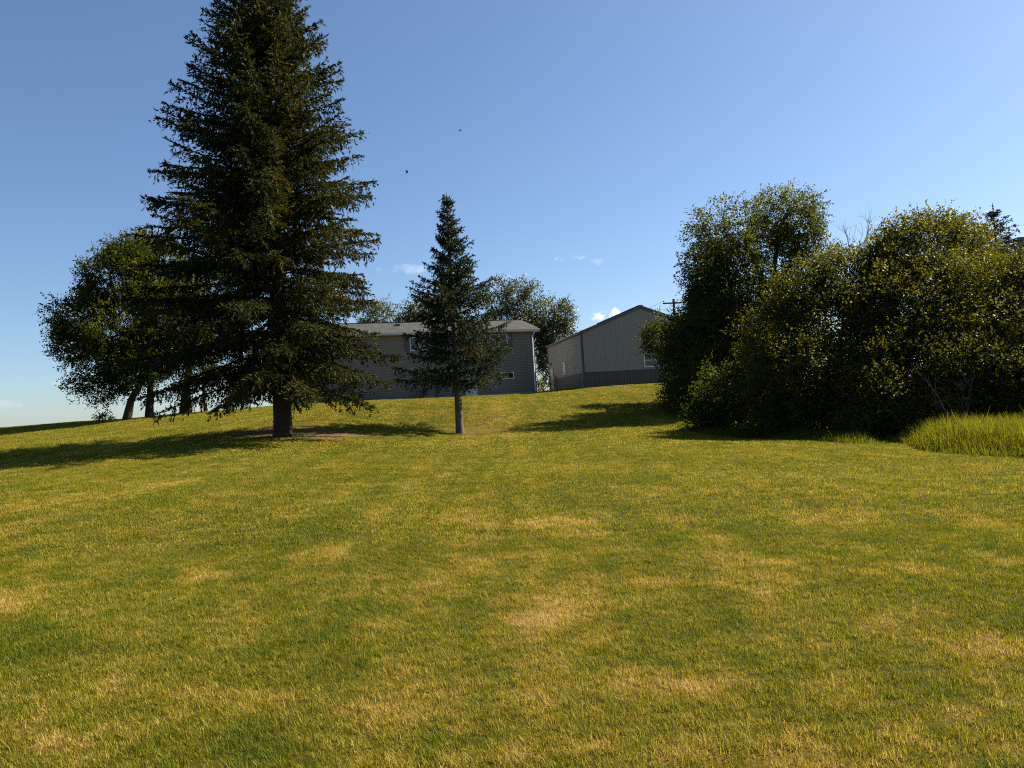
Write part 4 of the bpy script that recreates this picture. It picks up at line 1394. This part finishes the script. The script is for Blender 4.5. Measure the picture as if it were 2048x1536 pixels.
# ------------------------------------------------------------------ poles, wires, birds
def utility_pole(label, base, top_z, arm_half, arm_dir, arm_drop=.45, r=.15, insulators=2, group='utility poles'):
    root = empty('utility_pole', base)
    tag(root, label, 'pole', group)
    h = top_z - base[2]
    MB().tube([(0, 0, -.3), (0, 0, h * .5), (0, 0, h)], [r * 1.15, r, r * .82], 10).build('pole', M['wood_pole'], root, smooth=False)
    if arm_half:
        a = np.array([math.cos(arm_dir), math.sin(arm_dir), 0]); n = np.array([-a[1], a[0], 0]); up = np.array([0, 0, 1])
        zc = h - arm_drop; c = np.array([0, 0, zc]) - n * (r + .03)
        q = [c - a * arm_half - n * .05 - up * .07, c + a * arm_half - n * .05 - up * .07, c + a * arm_half - n * .05 + up * .07, c - a * arm_half - n * .05 + up * .07]
        arm = MB().prism(q, n * .1).build('crossarm', M['wood_pole'], root)
        for sgn in (-1, 1):
            MB().tube([c + a * sgn * arm_half * .42 - up * .06, np.array([0, 0, zc - .65]) - n * r], .022, 6).build('brace', M['meter'], root)
            pi = c + a * sgn * (arm_half - .12)
            MB().tube([pi + up * .06, pi + up * .16, pi + up * .17, pi + up * .24, pi + up * .3], [.02, .02, .06, .065, .03], 8).build('insulator', M['ac'], arm)
    return root


pb = on_ground(1349, 78); pt = P(1347, 598, 78)
ARM = math.radians(8)
utility_pole('wooden utility pole with crossarm behind the shed roof', (pt[0], pb[1], pb[2]), pt[2], 1.25, ARM)
pb2 = on_ground(1136, 118); pt2 = P(1128, 660, 118)
utility_pole('farther utility pole, only its crossarm shows above the shed eave', (pt2[0], pb2[1], pb2[2]), pt2[2], 1.0, ARM, r=.13)
for sgn in (-1, 1):
    a = np.array([pt[0], 78, pt[2] - .18]) + sgn * 1.12 * np.array([math.cos(ARM), math.sin(ARM), 0])
    bq = np.array([pt2[0], 118, pt2[2] - .18]) + sgn * .88 * np.array([math.cos(ARM), math.sin(ARM), 0])
    t = np.linspace(0, 1, 18)[:, None]
    pts = a + (bq - a) * t
    pts[:, 2] -= .9 * 4 * (t * (1 - t))[:, 0]
    w = MB().tube(pts - a, .013, 5).build('power_line', M['wire'])
    w.location = tuple(a)
    tag(w, 'thin power line from the %s end of the crossarm behind the shed' % ('left' if sgn < 0 else 'right'), 'wire', 'power lines')
g = on_ground(411, 62)
utility_pole('plain wooden pole on the crest, seen under the spruce boughs', g, g[2] + 6.5, 0, 0, r=.13)
g = on_ground(404.5, 60)
rp = empty('marker_post', g)
tag(rp, 'thin rusty red marker post beside the plain wooden pole', 'post')
MB().box(-.03, .03, -.03, .03, -.2, 1.0).build('post', M['red_post'], rp)
MB().box(-.09, .09, -.05, -.03, .60, .95).build('marker_plate', M['red_post'], rp)


def bird(label, u, v, y, span, rotz, roll, pitch):
    c = P(u, v, y)
    root = empty('bird', c)
    tag(root, label, 'bird', 'birds in the sky')
    root.rotation_euler = (pitch, roll, rotz)
    s = span
    body = MB().tube([(0, -.24 * s, 0), (0, -.2 * s, .005 * s), (0, -.08 * s, 0), (0, .05 * s, 0), (0, .15 * s, .01 * s), (0, .2 * s, .015 * s), (0, .24 * s, .01 * s)],
                    [.008 * s, .03 * s, .06 * s, .065 * s, .04 * s, .045 * s, .01 * s], 8)
    body.build('body', M['feather'], root, smooth=True)
    for sg in (-1, 1):
        w = MB()
        top = [(sg * .03 * s, .10 * s, .01 * s), (sg * .25 * s, .14 * s, .07 * s), (sg * .5 * s, -.02 * s, .05 * s), (sg * .42 * s, -.06 * s, .05 * s), (sg * .25 * s, -.02 * s, .06 * s), (sg * .03 * s, -.08 * s, .01 * s)]
        w.prism(top, (0, 0, -.012 * s)); w.build('wing', M['feather'], root)
    t = MB(); t.prism([(-.02 * s, -.2 * s, 0), (.02 * s, -.2 * s, 0), (.07 * s, -.36 * s, 0), (-.07 * s, -.36 * s, 0)], (0, 0, -.01 * s)); t.build('tail', M['feather'], root)


bird('dark bird gliding with wings spread, lower left of the two', 814, 344, 50, .55, math.radians(-60), math.radians(35), math.radians(62))
bird('smaller dark bird, upper right of the two in the sky', 920, 261, 60, .5, math.radians(30), math.radians(-30), math.radians(40))
